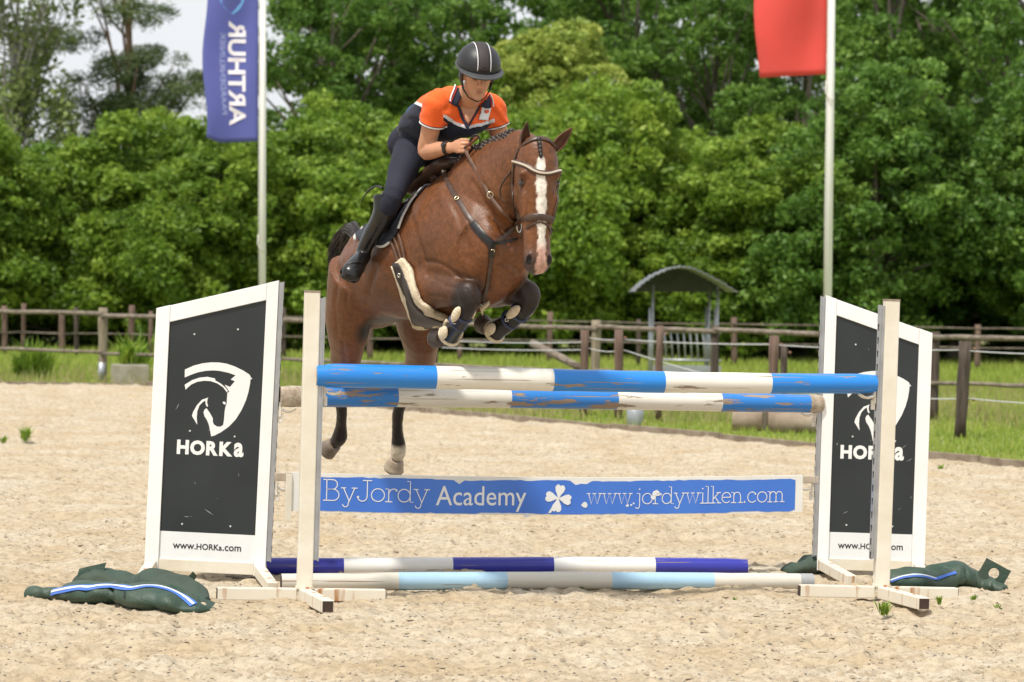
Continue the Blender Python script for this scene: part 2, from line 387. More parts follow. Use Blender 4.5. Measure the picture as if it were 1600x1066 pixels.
# ================================================================== trees and shrubs
def crown_mesh(name, seed, lobes, n_leaf, leaf, up=0.35, droop=0.0, needle=False):
    """leaf-sized faces on the shells of many small clumps gathered on the given lobes (cx, cy, cz, rx, ry, rz, clumps, clump radius)"""
    rg = np.random.default_rng(seed); C = []; CR = []; OUT = []
    for cx, cy, cz, rx, ry, rz, nc, cr in lobes:
        d = rg.normal(size=(nc, 3)); d /= np.linalg.norm(d, axis=1)[:, None]
        rad = 0.30 + 0.78 * rg.random(nc) ** 0.6
        c = d * rad[:, None] * np.array([rx, ry, rz]) + np.array([cx, cy, cz])
        C.append(c); CR.append(cr * (0.55 + 0.9 * rg.random(nc))); OUT.append(d)
    C = np.concatenate(C); CR = np.concatenate(CR); OUT = np.concatenate(OUT)
    wgt = CR ** 2; wgt = wgt / wgt.sum(); pick = rg.choice(len(C), n_leaf, p=wgt)
    d = rg.normal(size=(n_leaf, 3)); d[:, 2] += 0.35; d += OUT[pick] * 0.5; d /= np.linalg.norm(d, axis=1)[:, None]
    rr = CR[pick] * (0.25 + 0.95 * rg.random(n_leaf) ** 0.6)
    pos = C[pick] + d * rr[:, None] * np.array([1, 1, 0.7])
    pos[:, 2] -= droop * rg.random(n_leaf)
    nrm = d * 0.35 + rg.normal(size=(n_leaf, 3)) * 0.65; nrm[:, 2] += up; nrm /= np.linalg.norm(nrm, axis=1)[:, None]
    t1 = np.cross(nrm, rg.normal(size=(n_leaf, 3))); t1 /= np.linalg.norm(t1, axis=1)[:, None]; t2 = np.cross(nrm, t1)
    s = leaf * (0.45 + 1.15 * rg.random(n_leaf) ** 1.6); wd_ = s * (0.13 if needle else 0.55)
    V = np.stack([pos - t1 * s[:, None], pos + t2 * wd_[:, None] - nrm * (s * 0.12)[:, None], pos + t1 * s[:, None], pos - t2 * wd_[:, None] - nrm * (s * 0.12)[:, None]], 1)
    k = np.arange(n_leaf)[:, None, None] * 4
    Fq = (np.array([[0, 1, 2, 3]])[None] + k).reshape(-1, 4)
    me = quadmesh(name, V.reshape(-1, 3), Fq)
    ct = rg.random(len(C)); tv = np.clip(0.55 * ct[pick] + 0.45 * rg.random(n_leaf), 0, 1)
    me.attributes.new('tint', 'FLOAT', 'FACE').data.foreach_set('value', tv.astype(np.float32))
    return me, C
bark = mat('bark', (0.10, 0.08, 0.06), 0.95, col2=(0.19, 0.165, 0.13), vscale=4, bump=0.8, bscale=14, stretch=(3, 3, 0.6))
barkp = mat('pine_bark', (0.16, 0.10, 0.07), 0.95, col2=(0.30, 0.19, 0.12), vscale=4, bump=0.8, bscale=14, stretch=(3, 3, 0.6))
def trunk_mesh(name, seed, h, r0, C, nl, lean=0.3, low=0.25):
    rg = random.Random(seed); mb = MB(); pts = []; n = 9; ax = rg.uniform(-lean, lean); ay = rg.uniform(-lean, lean)
    for i in range(n):
        q = i / (n - 1); pts.append(Vector((ax * q * q + rg.uniform(-.06, .06) * q, ay * q * q + rg.uniform(-.06, .06) * q, -0.1 + (h + 0.1) * q)))
    rad = [r0 * (1.35 if i == 0 else 1.0) * (1 - 0.86 * (i / (n - 1))) for i in range(n)]
    mb.tube(pts, rad, 9)
    ids = list(range(len(C))); rg.shuffle(ids)
    for j in ids[:nl]:
        e = Vector(C[j]); q = max(low, min(0.92, (e.z / h) * rg.uniform(0.45, 0.85))); k = q * (n - 1); i = int(k); f = k - i
        s = pts[i].lerp(pts[min(i + 1, n - 1)], f); rs = rad[i] * 0.55
        mid = s.lerp(e, 0.5) + Vector((rg.uniform(-.2, .2), rg.uniform(-.2, .2), rg.uniform(0.0, .35)))
        q1 = s.lerp(mid, 0.5) + Vector((rg.uniform(-.08, .08), rg.uniform(-.08, .08), 0.05))
        mb.tube([s, q1, mid, mid.lerp(e, 0.6), e], [rs, rs * 0.8, rs * 0.55, rs * 0.35, rs * 0.12], 6)
    return mb.mesh(name)
LM = {
 'hazel': leafmat('leaf_hazel', [(0.0, (0.076, 0.149, 0.017)), (0.5, (0.165, 0.275, 0.030)), (1.0, (0.305, 0.415, 0.055))], trans=.4),
 'hazel_light': leafmat('leaf_hazel_light', [(0.0, (0.091, 0.177, 0.021)), (0.5, (0.195, 0.317, 0.034)), (1.0, (0.354, 0.451, 0.063))], trans=.4),
 'oak': leafmat('leaf_oak', [(0.0, (0.066, 0.139, 0.026)), (0.5, (0.125, 0.241, 0.038)), (1.0, (0.234, 0.366, 0.066))], trans=.42),
 'lime': leafmat('leaf_lime', [(0.0, (0.175, 0.264, 0.045)), (0.5, (0.295, 0.382, 0.065)), (1.0, (0.457, 0.487, 0.109))]),
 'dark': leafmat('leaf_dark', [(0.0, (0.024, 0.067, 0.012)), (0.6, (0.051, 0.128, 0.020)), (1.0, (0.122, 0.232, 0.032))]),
 'pine': leafmat('needle_pine', [(0.0, (0.043, 0.079, 0.027)), (0.6, (0.091, 0.134, 0.039)), (1.0, (0.171, 0.195, 0.061))], 0.6, 0.15),
 'birch': leafmat('leaf_birch', [(0.0, (0.134, 0.195, 0.055)), (0.6, (0.244, 0.305, 0.098)), (1.0, (0.415, 0.439, 0.183))]),
}
# bush types: rounded, several stems, leafy to the ground
BUSH = []
for k in range(4):
    rg = random.Random(40 + k)
    lobes = [(0, 0, 2.4, 2.1, 1.7, 2.2, 230, 0.32)]
    for j in range(9): lobes.append((rg.uniform(-2.3, 2.3), rg.uniform(-1.3, 1.0), rg.uniform(1.0, 4.9), rg.uniform(0.5, 1.3), rg.uniform(0.6, 1.1), rg.uniform(0.5, 1.1), 48, rg.uniform(.2, .36)))
    me, C = crown_mesh('foliage', 100 + k, lobes, 80000, 0.067)
    BUSH.append((me, C))
def leafy(name, me, C, leaf_mat, loc, rz, sc, label, cat, group, h, r0, nl, seed, bk=None, cname='crown', tname='trunk', low=0.25):
    root = empty(name, loc, rz); root.scale = sc; tag(root, label, cat, group)
    o = bpy.data.objects.new(cname, me); COL.objects.link(o); o.parent = root
    if not me.materials: me.materials.append(leaf_mat)
    o.material_slots[0].link = 'OBJECT'; o.material_slots[0].material = leaf_mat
    link(tname, trunk_mesh(tname, seed, h, r0, C, nl, low=low), bk or bark, root, True)
    return root
def at_px(u, Y): p = W(u, 432, Y); return Vector((p.x, Y, -0.06))
hedge = [  # u, Y, type, mat, width scale, height scale, label
 (-75, 77, 0, 'hazel', 1.05, 1.00, 'leafy hedge bush cut off by the left edge of the picture, below the birch'),
 (95, 79, 1, 'hazel', 1.12, 1.02, 'broad green hedge bush below the pine, third to the left of the blue flag'),
 (255, 77.5, 2, 'hazel', 1.0, 0.98, 'rounded green hedge bush just left of the blue flag'),
 (400, 79, 3, 'hazel', 1.05, 0.96, 'green hedge bush right behind the white pole of the blue flag'),
 (535, 78, 1, 'hazel_light', 1.05, 0.98, 'yellowish green hedge bush between the blue flag and the rider'),
 (690, 80, 0, 'hazel', 1.1, 1.05, 'hedge bush hidden for the most part behind horse and rider'),
 (850, 77.5, 2, 'hazel_light', 1.12, 1.22, 'tall bright green bush right behind the head of the horse'),
 (1010, 78.5, 3, 'hazel_light', 1.08, 1.02, 'bright green bush rising above the arched metal shelter'),
 (1150, 77, 0, 'hazel', 0.95, 0.86, 'green bush between the arched shelter and the red flag pole'),
 (1255, 79, 2, 'hazel', 0.9, 0.72, 'lower green bush just left of the red flag pole'),
 (-250, 79, 2, 'hazel', 1.1, 1.0, 'hedge bush standing left of the one that the left picture edge cuts'),
 (1790, 80, 3, 'hazel', 1.3, 1.2, 'tall bush standing right of the last tree at the right'),
]
for i, (u, Y, k, lm, sx, sz, lab) in enumerate(hedge):
    leafy('hedge_bush', BUSH[k][0], BUSH[k][1], LM[lm], at_px(u, Y), [0, 0.35, -0.3, 0.2, 2.9, 3.3, 0.15, 2.8, 3.1, 0.3, 1.1, 0.7][i], (sx, 1, sz), lab, 'bush', 'bushes of the hedge', 3.6, 0.09, 16, 300 + i, cname='foliage', tname='stem', low=0.05)
for i, (u, Y, k, lm, sx, sz, lab) in enumerate([(20, 84, 2, 'hazel', 1.2, 1.08, 'bush rising behind the hedge below the birch'), (175, 85, 3, 'oak', 1.2, 1.0, 'bush behind the hedge right under the pine'), (330, 84, 0, 'hazel_light', 1.2, 1.06, 'bush behind the hedge at the lower tip of the blue flag'),
        (470, 85, 2, 'hazel', 1.25, 1.12, 'bush behind the hedge just right of the blue flag pole'), (600, 84, 3, 'hazel_light', 1.2, 1.14, 'bush behind the hedge next to the back of the rider'), (770, 85, 1, 'hazel_light', 1.2, 1.3, 'bush behind the hedge above the neck of the horse'),
        (940, 84, 0, 'hazel_light', 1.2, 1.22, 'bush behind the hedge up and right of the ears of the horse'), (1080, 85, 1, 'hazel', 1.2, 1.1, 'bush behind the hedge high above the arched feeder'), (1200, 83, 3, 'hazel', 1.2, 1.0, 'bush behind the hedge left of the red flag pole')]):
    leafy('hedge_bush', BUSH[k][0], BUSH[k][1], LM[lm], at_px(u, Y), [2.2, 0.9, 1.7, -0.8, 4.0, 2.4, 5.2, 0.5, 3.6][i], (sx, 1, sz), lab, 'bush', 'bushes of the hedge', 3.6, 0.09, 16, 360 + i, cname='foliage', tname='stem', low=0.05)
# shrubs added behind the fence; dark leaves paint in the shade at the hedge foot
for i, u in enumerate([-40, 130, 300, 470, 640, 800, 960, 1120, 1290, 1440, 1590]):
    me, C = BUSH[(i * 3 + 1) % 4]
    leafy('shade_shrub', me, C, LM['dark'], at_px(u, 81.5 + (i % 3)), i * 1.3, (1.0, 0.8, 0.60), 'shrub with shade-dark leaves added at the foot of the hedge, ' + ['at the left picture edge', 'below the pine', 'left of the blue flag pole', 'just right of the left sign', 'behind the hind legs of the horse', 'behind the fore legs of the horse', 'left of the arched feeder', 'right of the arched feeder', 'behind the right sign', 'right of the right sign', 'at the right picture edge'][i], 'shrub', 'dark shrubs painting in hedge shade', 3.4, 0.07, 8, 330 + i, cname='foliage', tname='stem', low=0.05)
# tall trees behind
TALL = []
for k in range(4):
    rg = random.Random(60 + k); lobes = []
    for j in range(18):
        a = rg.uniform(0, 6.28); zz = rg.uniform(2.3, 12.5); rr = 3.3 * math.sqrt(max(0.25, 1 - ((zz - 7.0) / 6.4) ** 2)) * rg.uniform(0.35, 1.0)
        lobes.append((rr * math.cos(a), rr * math.sin(a), zz, rg.uniform(0.8, 1.6), rg.uniform(0.8, 1.6), rg.uniform(0.5, 1.05), 34, 0.29))
    TALL.append(crown_mesh('crown', 200 + k, lobes, 35000, 0.083, up=0.3))
trees = [ # u, Y, type, mat, width, height, label
 (520, 97, 0, 'oak', 0.9, 0.90, 'tall leafy tree directly right of the blue flag'),
 (610, 101, 1, 'oak', 1.0, 1.05, 'tall tree with sky gaps behind the back of the rider'),
 (745, 99, 2, 'oak', 0.95, 1.08, 'tall tree standing behind the helmet of the rider'),
 (985, 102, 3, 'oak', 1.0, 1.08, 'tall dark tree to the right of the yellow-green tree'),
 (1105, 98, 0, 'oak', 0.95, 0.86, 'tall tree with sky gaps just left of the red flag'),
 (1250, 103, 1, 'oak', 0.95, 1.05, 'tall tree behind the red flag and its white pole'),
 (1385, 92, 2, 'oak', 1.05, 1.10, 'big dark green tree right of the red flag pole'),
 (1500, 96, 3, 'oak', 1.0, 1.12, 'tall tree towering above the roof glimpsed at the right'),
 (1625, 91, 1, 'oak', 1.05, 1.10, 'tall tree cut off by the right edge of the picture'),
 (1800, 95, 0, 'oak', 1.1, 1.1, 'tall tree standing right of the one that the right edge cuts'),
 (-180, 98, 3, 'oak', 1.0, 0.95, 'leafy tree standing left of the birch'),
]
for i, (u, Y, k, lm, sx, sz, lab) in enumerate(trees):
    leafy('deciduous_tree', TALL[k][0], TALL[k][1], LM[lm], at_px(u, Y), i * 0.9, (sx, sx, sz), lab, 'tree', 'tall trees behind the hedge', 10.5, 0.26, 26, 400 + i)
for i, (u, lab) in enumerate([(540, 'far tall tree left above the rider'), (680, 'far tall tree just left of the helmet'), (930, 'far tall tree right of the yellow-green tree'), (1060, 'far tall tree midway between rider and red flag'), (1190, 'far tall tree just left of the red flag, behind the others'),
        (1320, 'far tall tree just right of the red flag pole'), (1440, 'far tall tree above the right sign'), (1570, 'far tall tree in the right corner, behind the others')]):
    leafy('deciduous_tree', TALL[(i + 2) % 4][0], TALL[(i + 2) % 4][1], LM['oak'], at_px(u, 109 + (i % 3) * 2), i * 1.7 + 1, (1.1, 1.1, [.90, 1.0, 1.12, .92, .95, 1.2, 1.22, 1.2][i]), lab, 'tree', 'tall trees behind the hedge', 10.5, 0.24, 18, 450 + i)
lob = [(0, 0, 6.2, 2.0, 1.8, 2.4, 200, 0.32), (-1.2, 0, 4.2, 1.5, 1.3, 1.2, 90, 0.32), (1.3, -.2, 4.4, 1.4, 1.3, 1.3, 90, 0.32), (0.3, 0, 8.2, 1.0, 1.0, 1.0, 60, 0.28), (-.9, 0, 7.4, .7, .7, .6, 25, .26), (1.2, 0, 6.9, .7, .7, .6, 25, .26)]
me, C = crown_mesh('crown', 230, lob, 60000, 0.070)
leafy('maple_tree', me, C, LM['lime'], at_px(862, 87), 0.4, (1, 1, 0.94), 'yellow-green tree rising between rider and red flag', 'tree', None, 7.0, 0.18, 22, 420)
# dark lower trees on the right
lob = [(0, 0, 3.4, 2.6, 1.8, 2.6, 300, 0.32), (-1.8, -.3, 2.2, 1.4, 1.2, 1.4, 90, 0.3), (1.9, 0, 3.6, 1.5, 1.2, 1.8, 110, 0.32), (0.3, 0, 5.6, 1.6, 1.2, 1.2, 90, 0.3)]
me, C = crown_mesh('crown', 231, lob, 70000, 0.070)
leafy('leaning_tree', me, C, LM['oak'], at_px(1365, 76), 0.2, (1.0, 1, 1.0), 'dense dark green tree beside the pole of the red flag', 'tree', 'dark trees at the right', 5.2, 0.15, 24, 421)
leafy('leaning_tree', me, C, LM['dark'], at_px(1490, 79), 2.6, (0.95, 1, 0.72), 'low dark tree under the glimpsed roof at the right', 'tree', 'dark trees at the right', 5.2, 0.15, 24, 422)
leafy('leaning_tree', me, C, LM['oak'], at_px(1640, 77), 1.5, (1.0, 1, 1.05), 'dark tree with bare limbs at the right picture edge', 'tree', 'dark trees at the right', 5.2, 0.17, 30, 423)
# pine and birch at the left
rg = random.Random(9); lobes = []
for j in range(32):
    a = rg.uniform(0, 6.28); zz = rg.uniform(3.0, 11.6); rr = 3.1 * (1.0 - 0.55 * abs(zz - 7.2) / 5) * rg.uniform(0.25, 1.0)
    lobes.append((rr * math.cos(a), rr * math.sin(a), zz, rg.uniform(0.8, 1.35), rg.uniform(0.7, 1.1), rg.uniform(0.22, 0.42), 16, 0.36))
me, C = crown_mesh('crown', 240, lobes, 56000, 0.105, up=0.6, needle=True)
leafy('pine_tree', me, C, LM['pine'], at_px(200, 94), 0.5, (1.0, 1.0, 0.93), 'dark pine with open layered branches left of the blue flag', 'tree', None, 11.0, 0.24, 40, 430, bk=barkp)
rg = random.Random(19); lobes = []
for j in range(22):
    a = rg.uniform(0, 6.28); zz = rg.uniform(3.5, 12.5); rr = 2.3 * rg.uniform(0.2, 1.0)
    lobes.append((rr * math.cos(a), rr * math.sin(a), zz, 0.7, 0.7, 1.0, 12, 0.36))
me, C = crown_mesh('crown', 241, lobes, 20000, 0.085, droop=0.9)
leafy('birch_tree', me, C, LM['birch'], at_px(10, 90), 0.0, (1, 1, 1), 'pale thin-leaved birch at the left edge of the picture', 'tree', None, 11.5, 0.14, 40, 431, bk=mat('birch_bark', (0.42, 0.40, 0.36), 0.9, var=0.6, vscale=5))
# a house far behind the trees on the right
hs = empty('brick_house', at_px(1530, 112)); tag(hs, 'house with brown roof glimpsed through the trees at the right', 'house')
mb = MB(); mb.box((0, 0, 1.5), (7.5, 6, 3.1)); mb.build('wall', mat('house_wall', (0.46, 0.40, 0.35), 0.9, var=0.25, vscale=3), hs)
mb = MB(); mb.add([(-4.1, -3.4, 2.95), (4.1, -3.4, 2.95), (4.1, 0, 5.0), (-4.1, 0, 5.0), (-4.1, 3.4, 2.95), (4.1, 3.4, 2.95)], [(0, 1, 2, 3), (3, 2, 5, 4), (0, 3, 4), (1, 5, 2), (0, 4, 5, 1)])
rf = mb.build('roof', mat('roof_tile', (0.24, 0.14, 0.10), 0.85, var=0.35, vscale=6, bump=0.6, bscale=20), hs)
mb = MB(); mb.box((1.4, 0.2, 5.0), (0.6, 0.6, 1.3)); mb.build('chimney', mat('chimney_brick', (0.30, 0.15, 0.11), 0.9, var=0.3), rf)
for x in (-2.2, 0.3, 2.5):
    mb = MB(); mb.box((x, -3.03, 1.6), (1.2, 0.08, 1.3)); w_ = mb.build('window', mat('window_frame', (0.75, 0.75, 0.72), 0.5), hs)
    mb = MB(); mb.box((x, -3.08, 1.6), (1.02, 0.03, 1.12)); mb.build('pane', mat('window_glass', (0.05, 0.06, 0.07), 0.1), w_)
# ================================================================== fences
oldwood = mat('weathered_rail', (0.12, 0.095, 0.072), 0.9, col2=(0.25, 0.21, 0.165), vscale=3, bump=0.7, bscale=18, stretch=(0.5, 6, 6))
postw = mat('fence_post_wood', (0.17, 0.14, 0.095), 0.9, col2=(0.28, 0.24, 0.17), vscale=5, bump=0.7, bscale=16, stretch=(5, 5, 0.7))
brownpost = mat('brown_post_wood', (0.10, 0.062, 0.046), 0.9, col2=(0.18, 0.12, 0.09), vscale=5, bump=0.6, bscale=18, stretch=(5, 5, 0.7))
darkpost = mat('dark_post_wood', (0.045, 0.032, 0.024), 0.9, col2=(0.10, 0.075, 0.06), vscale=5, bump=0.6, bscale=18, stretch=(5, 5, 0.7))
wirem = mat('fence_wire', (0.52, 0.53, 0.54), 0.5)
galv = mat('galvanised_steel', (0.42, 0.44, 0.46), 0.45, 0.6, var=0.25, vscale=9)
def wobble_tube(a, b, r, n=7, seg=8, j=0.012):
    pts = []; rad = []
    for i in range(seg):
        q = i / (seg - 1); p = a.lerp(b, q) + Vector((random.uniform(-j, j), random.uniform(-j, j), random.uniform(-j, j))); pts.append(p); rad.append(r * random.uniform(0.9, 1.08))
    mb = MB(); mb.tube(pts, rad, n); return mb
A, B = W(162, 540, 55.0), W(1463, 540, 45.0); A.z = B.z = -0.05
fence = empty('paddock_fence', tuple(A)); tag(fence, 'brown timber paddock fence of round posts and two rails', 'fence')
us = [-100, 162, 425, 680, 933, 1119, 1291, 1463, 1640]
bases = []
for u in us:
    d = (W(u, 432, 1.0) - CAM); f_ = (A.x * d.y - A.y * d.x) / ((A.x - B.x) * d.y - (A.y - B.y) * d.x)
    bases.append(A.lerp(B, f_))
for i, bp_ in enumerate(bases):
    thick = 0.075 if us[i] in (162, 933) else 0.058
    top = 1.24 if us[i] in (162, 933) else 1.20
    p = wobble_tube(bp_ + Vector((0, 0, -0.05)), bp_ + Vector((0, 0, top)), thick, 10, 6, 0.006).build('post', postw if thick > 0.07 else darkpost, None, True); inroot(p, fence)
mb = MB(); mb.tube([bases[1] + Vector((-0.02, -0.08, 0.0)), bases[1] + Vector((0.0, -0.085, 0.34))], [0.052, 0.058], 8)
inroot(mb.build('post_sleeve', galv, None, True), fence)
for i in range(len(bases) - 1):
    for z, r in ((1.13, 0.037), (0.50, 0.028)):
        a = bases[i] + Vector((0, -0.075, z + random.uniform(-0.015, 0.015))); c = bases[i + 1] + Vector((0, -0.075, z + random.uniform(-0.015, 0.015)))
        e = (c - a).normalized() * 0.02
        inroot(wobble_tube(a - e, c + e, r, 8, 9, 0.007).build('rail', oldwood, None, True), fence)
# nearer electric fence on thin brown stakes
efence = empty('electric_fence', tuple(at_px(1505, 39.6))); tag(efence, 'wire fence on brown stakes behind the right end of the jump', 'fence')
ew = [(914, 44.5, 1.10, brownpost, .058), (970, 43.6, 1.13, brownpost, .056), (1031, 43.0, 1.20, brownpost, .05), (1209, 41.3, 1.12, brownpost, .062), (1227, 42.2, 1.00, darkpost, .045), (1505, 39.6, 1.12, darkpost, .075), (1720, 38.5, 1.12, darkpost, .07)]
tops = []
for u, Y, h, m, r in ew:
    p = at_px(u, Y)
    tilt = Vector((0.045 if u == 1505 else random.uniform(-.02, .02), 0, 0))
    q = wobble_tube(p, p + Vector((0, 0, h + 0.06)) + tilt, r, 9, 6, 0.006).build('post', m, None, True); inroot(q, efence)
    tops.append((p, tilt))
    for z in ((h - 0.04, 0.48) if u > 1210 and u != 1227 else (h - 0.05,)):
        mb = MB(); c = p + tilt + Vector((r + 0.012, -0.02, z)); mb.tube([c, c + Vector((0.035, 0, 0.004))], [0.022, 0.012], 7); inroot(mb.build('insulator', mat('insulator_rust', (0.20, 0.10, 0.06), 0.7), None, True), efence)
def wire(parent, a, c, sag=0.03, r=0.007, n=9):
    pts = [a.lerp(c, i / (n - 1)) + Vector((0, 0, -sag * 4 * (i / (n - 1)) * (1 - i / (n - 1)))) for i in range(n)]
    mb = MB(); mb.tube(pts, r, 5); inroot(mb.build('wire', wirem, None, True), parent)
seq = [0, 1, 3, 5, 6]
for k in range(len(seq) - 1):
    a, c = tops[seq[k]][0], tops[seq[k + 1]][0]
    wire(efence, a + Vector((0.07, -0.03, 1.06)), c + Vector((0.07, -0.03, 1.07)), 0.02)
    wire(efence, a + Vector((0.07, -0.03, 0.92 if k < 2 else 0.50)), c + Vector((0.07, -0.03, 0.92 if k < 1 else 0.49)), 0.03)
wire(efence, W(690, 532, 46.5), tops[0][0] + Vector((0, -0.05, 1.0)), 0.02); wire(efence, W(690, 543, 46.5), tops[0][0] + Vector((0, -0.05, 0.9)), 0.02)
wobm = wobble_tube(W(832, 536, 45.5), W(910, 577, 44.7), 0.055, 8, 6, 0.006).build('brace', oldwood, None, True); inroot(wobm, efence)
# farther fence in the paddock at the left and centre
ffence = empty('far_fence', tuple(at_px(121, 72))); tag(ffence, 'far thin fence of reddish stakes in front of the hedge', 'fence')
fp = []
for i, u in enumerate([-60, 9, 38, 99, 121, 205, 238, 345, 445, 580, 720, 860, 1000, 1150, 1330, 1530, 1640]):
    p = at_px(u, 71 + (i % 3) * 0.5); h = 1.02 + 0.06 * ((i * 7) % 3)
    q = wobble_tube(p, p + Vector((random.uniform(-.03, .03), 0, h)), 0.065 if i % 2 else 0.05, 8, 5, 0.006).build('post', brownpost if i % 4 else darkpost, None, True); inroot(q, ffence); fp.append(p)
for i in range(len(fp) - 1):
    for z in (0.94, 0.52):
        a = fp[i] + Vector((0, -0.06, z)); c = fp[i + 1] + Vector((0, -0.06, z))
        q = wobble_tube(a, c, 0.018, 6, 4, 0.006).build('rail', oldwood, None, True); inroot(q, ffence)

# ================================================================== flag poles and flags
whitep = mat('white_pole_paint', (0.84, 0.84, 0.82), 0.35, var=0.08, vscale=2)
def flagpole(u0, u1, v1, Y, r, label, clampz):
    base = at_px(u1, Y); top = W(u0, -150, Y); bot = W(u1, v1, Y); d = (top - bot); k = (bot.z + 0.06) / d.z; foot = bot - d * k
    root = empty('flag_pole', tuple(foot)); tag(root, label, 'flag pole', 'white flag poles')
    tt = foot + d * ((9.5) / d.z)
    mb = MB(); mb.tube([foot, foot.lerp(tt, 0.5), tt], [r, r * 0.95, r * 0.7], 14); inroot(mb.build('pole', whitep, None, True), root)
    mb = MB(); mb.tube([tt, tt + Vector((0, 0, .05)), tt + Vector((0, 0, .12)), tt + Vector((0, 0, .16))], [r * .7, r * 1.2, r * 1.0, r * .3], 12); inroot(mb.build('finial', whitep, None, True), root)
    mb = MB(); mb.tube([foot + Vector((-r * 1.1, -r * .8, 1.1)), foot.lerp(tt, 0.3) + Vector((-r * 1.05, -r * .8, 0)), tt + Vector((-r * .9, -r * .6, -.1))], 0.006, 5); inroot(mb.build('halyard', mat('rope', (0.6, 0.58, 0.52), 0.8), None, True), root)
    z = clampz
    pts = [foot.lerp(tt, z / 9.5) + Vector((-r * 1.2, -r, 0.22)), foot.lerp(tt, z / 9.5) + Vector((-r * 1.25, -r * 1.1, 0.05)), foot.lerp(tt, z / 9.5) + Vector((-r * .4, -r * 1.5, -0.03)), foot.lerp(tt, z / 9.5) + Vector((r * .9, -r * 1.2, -0.07))]
    mb = MB(); mb.tube(pts, 0.010, 5); inroot(mb.build('rope_loop', MATS['rope'], None, True), root)
    return foot, tt
fl, tl = flagpole(411.5, 410, 437, 57.0, 0.060, 'white flag pole carrying the blue banner', 2.3)
fr, tr = flagpole(1301.5, 1293.5, 459, 46.0, 0.057, 'white flag pole carrying the red banner', 4.4)
clothm = lambda nm, c: mat(nm, c, 0.75, var=0.12, vscale=1.2)
def flag_wave(x, z, seed): return 0.05 * math.sin(x * 5.2 + z * 1.1 + seed) + 0.03 * math.sin(z * 3.1 + seed * 2 + x * 3)
def banner(name, u0, u1, vb0, vb1, Y, m, label, foot, tt, seed, curl):
    """hanging banner between photo columns u0 (free edge) and u1 (pole side); lower corners vb0, vb1"""
    xr = W(u1, 100, Y).x; xl = W(u0, 100, Y).x; zb0 = W(u0, vb0, Y).z; zb1 = W(u1, vb1, Y).z; ztop = zb1 + 3.1
    w = xr - xl; nx_, nz_ = 14, 36; vs = []; fs = []; dirx = (tt - foot).x / (tt - foot).z
    def pt(a, q, off=0.0):                     # a 0 pole side .. 1 free edge, q 0 bottom .. 1 top
        zb = zb1 + (zb0 - zb1) * a; z = zb + (ztop - zb) * q
        if q < 0.12: z += 0.10 * curl * max(0, a - 0.75) / 0.25 * (0.12 - q) / 0.12
        x = xr - w * a * (1 - 0.05 * math.sin(q * 9 + seed) * a) + dirx * (z - zb1)
        return Vector((x, Y - 0.02 + flag_wave(a * w, z, seed) * min(1, a * 4) + off, z))
    for j in range(nz_):
        for i in range(nx_): vs.append(pt(i / (nx_ - 1), j / (nz_ - 1)))
    for j in range(nz_ - 1):
        for i in range(nx_ - 1): a = j * nx_ + i; fs.append((a, a + 1, a + 1 + nx_, a + nx_))
    me = pydata(name, vs, fs); o = link(name, me, m, None, True); tag(o, label, 'flag')
    sol = o.modifiers.new('cloth', 'SOLIDIFY'); sol.thickness = 0.004
    return o, pt, w, ztop, zb1
blue = clothm('blue_cloth', (0.20, 0.23, 0.62)); red = clothm('red_cloth', (0.90, 0.145, 0.12))
for mm in (blue, red):
    tN = mm.node_tree; bN = tN.nodes['Principled BSDF']; bN.inputs['Sheen Weight'].default_value = 0.2
    trn = tN.nodes.new('ShaderNodeBsdfTranslucent'); src = bN.inputs['Base Color'].links[0].from_socket
    tN.links.new(src, trn.inputs['Color']); mxs = tN.nodes.new('ShaderNodeMixShader'); mxs.inputs['Fac'].default_value = 0.5
    tN.links.new(bN.outputs['BSDF'], mxs.inputs[1]); tN.links.new(trn.outputs['BSDF'], mxs.inputs[2]); tN.links.new(mxs.outputs['Shader'], tN.nodes['Material Output'].inputs['Surface'])
fo, pt, fw, ztop, zb = banner('blue_banner', 322, 405, 224, 221, 57.0, blue, 'blue vertical banner with white mirrored lettering hanging from its pole', fl, tl, 0.6, 1.0)
sc57 = 57.0 / FPX
def flag_print(body, u_base, v_base, length_px, cap_px, m, bold, name):
    """print read upwards and seen from the back: reading direction up, letter tops to the right"""
    vs, fs = text_verts(body, 1.0, bold); xs = [v[0] for v in vs]; ys_ = [v[1] for v in vs]
    cap = max(ys_) - min(0, min(ys_)); kx = length_px * sc57 / (max(xs) - min(xs)); ky = cap_px * sc57 / cap
    out = []
    for x, y_ in vs:
        zz = W(u_base, v_base, 57).z + (x - min(xs)) * kx; xx = W(u_base, v_base, 57).x + y_ * ky
        a = (W(405, 100, 57).x - xx) / fw; out.append(pt(max(0.0, a), max(0.0, (zz - zb) / (ztop - zb)), -0.008))
    for i, (x, y_) in enumerate(vs): out[i].z = W(u_base, v_base, 57).z + (x - min(xs)) * kx
    return link(name, pydata(name, out, fs), m, None)
prw = mat('flag_print_white', (0.78, 0.74, 0.80), 0.7); prl = mat('flag_print_pale', (0.36, 0.40, 0.70), 0.7); prb = mat('flag_print_sky', (0.16, 0.40, 0.80), 0.7)
inroot(flag_print('ARTHUR', 358.5, 196, 163, 27, prw, 0.03, 'lettering'), fo)
inroot(flag_print('PAARDENKLINIEK', 346, 179, 128, 8, prl, 0.0, 'lettering'), fo)
vs = [(343, -12), (346, 4), (353, 14), (366, 23), (377, 15), (383, 4), (386, -12)]
out = []
for u, v in vs:
    p = W(u, v, 57); a = (W(405, 100, 57).x - p.x) / fw; q = pt(a, (p.z - zb) / (ztop - zb), -0.008); q.z = p.z; out.append(q)
inroot(link('emblem', pydata('emblem', out, [tuple(range(len(out)))]), prb), fo)
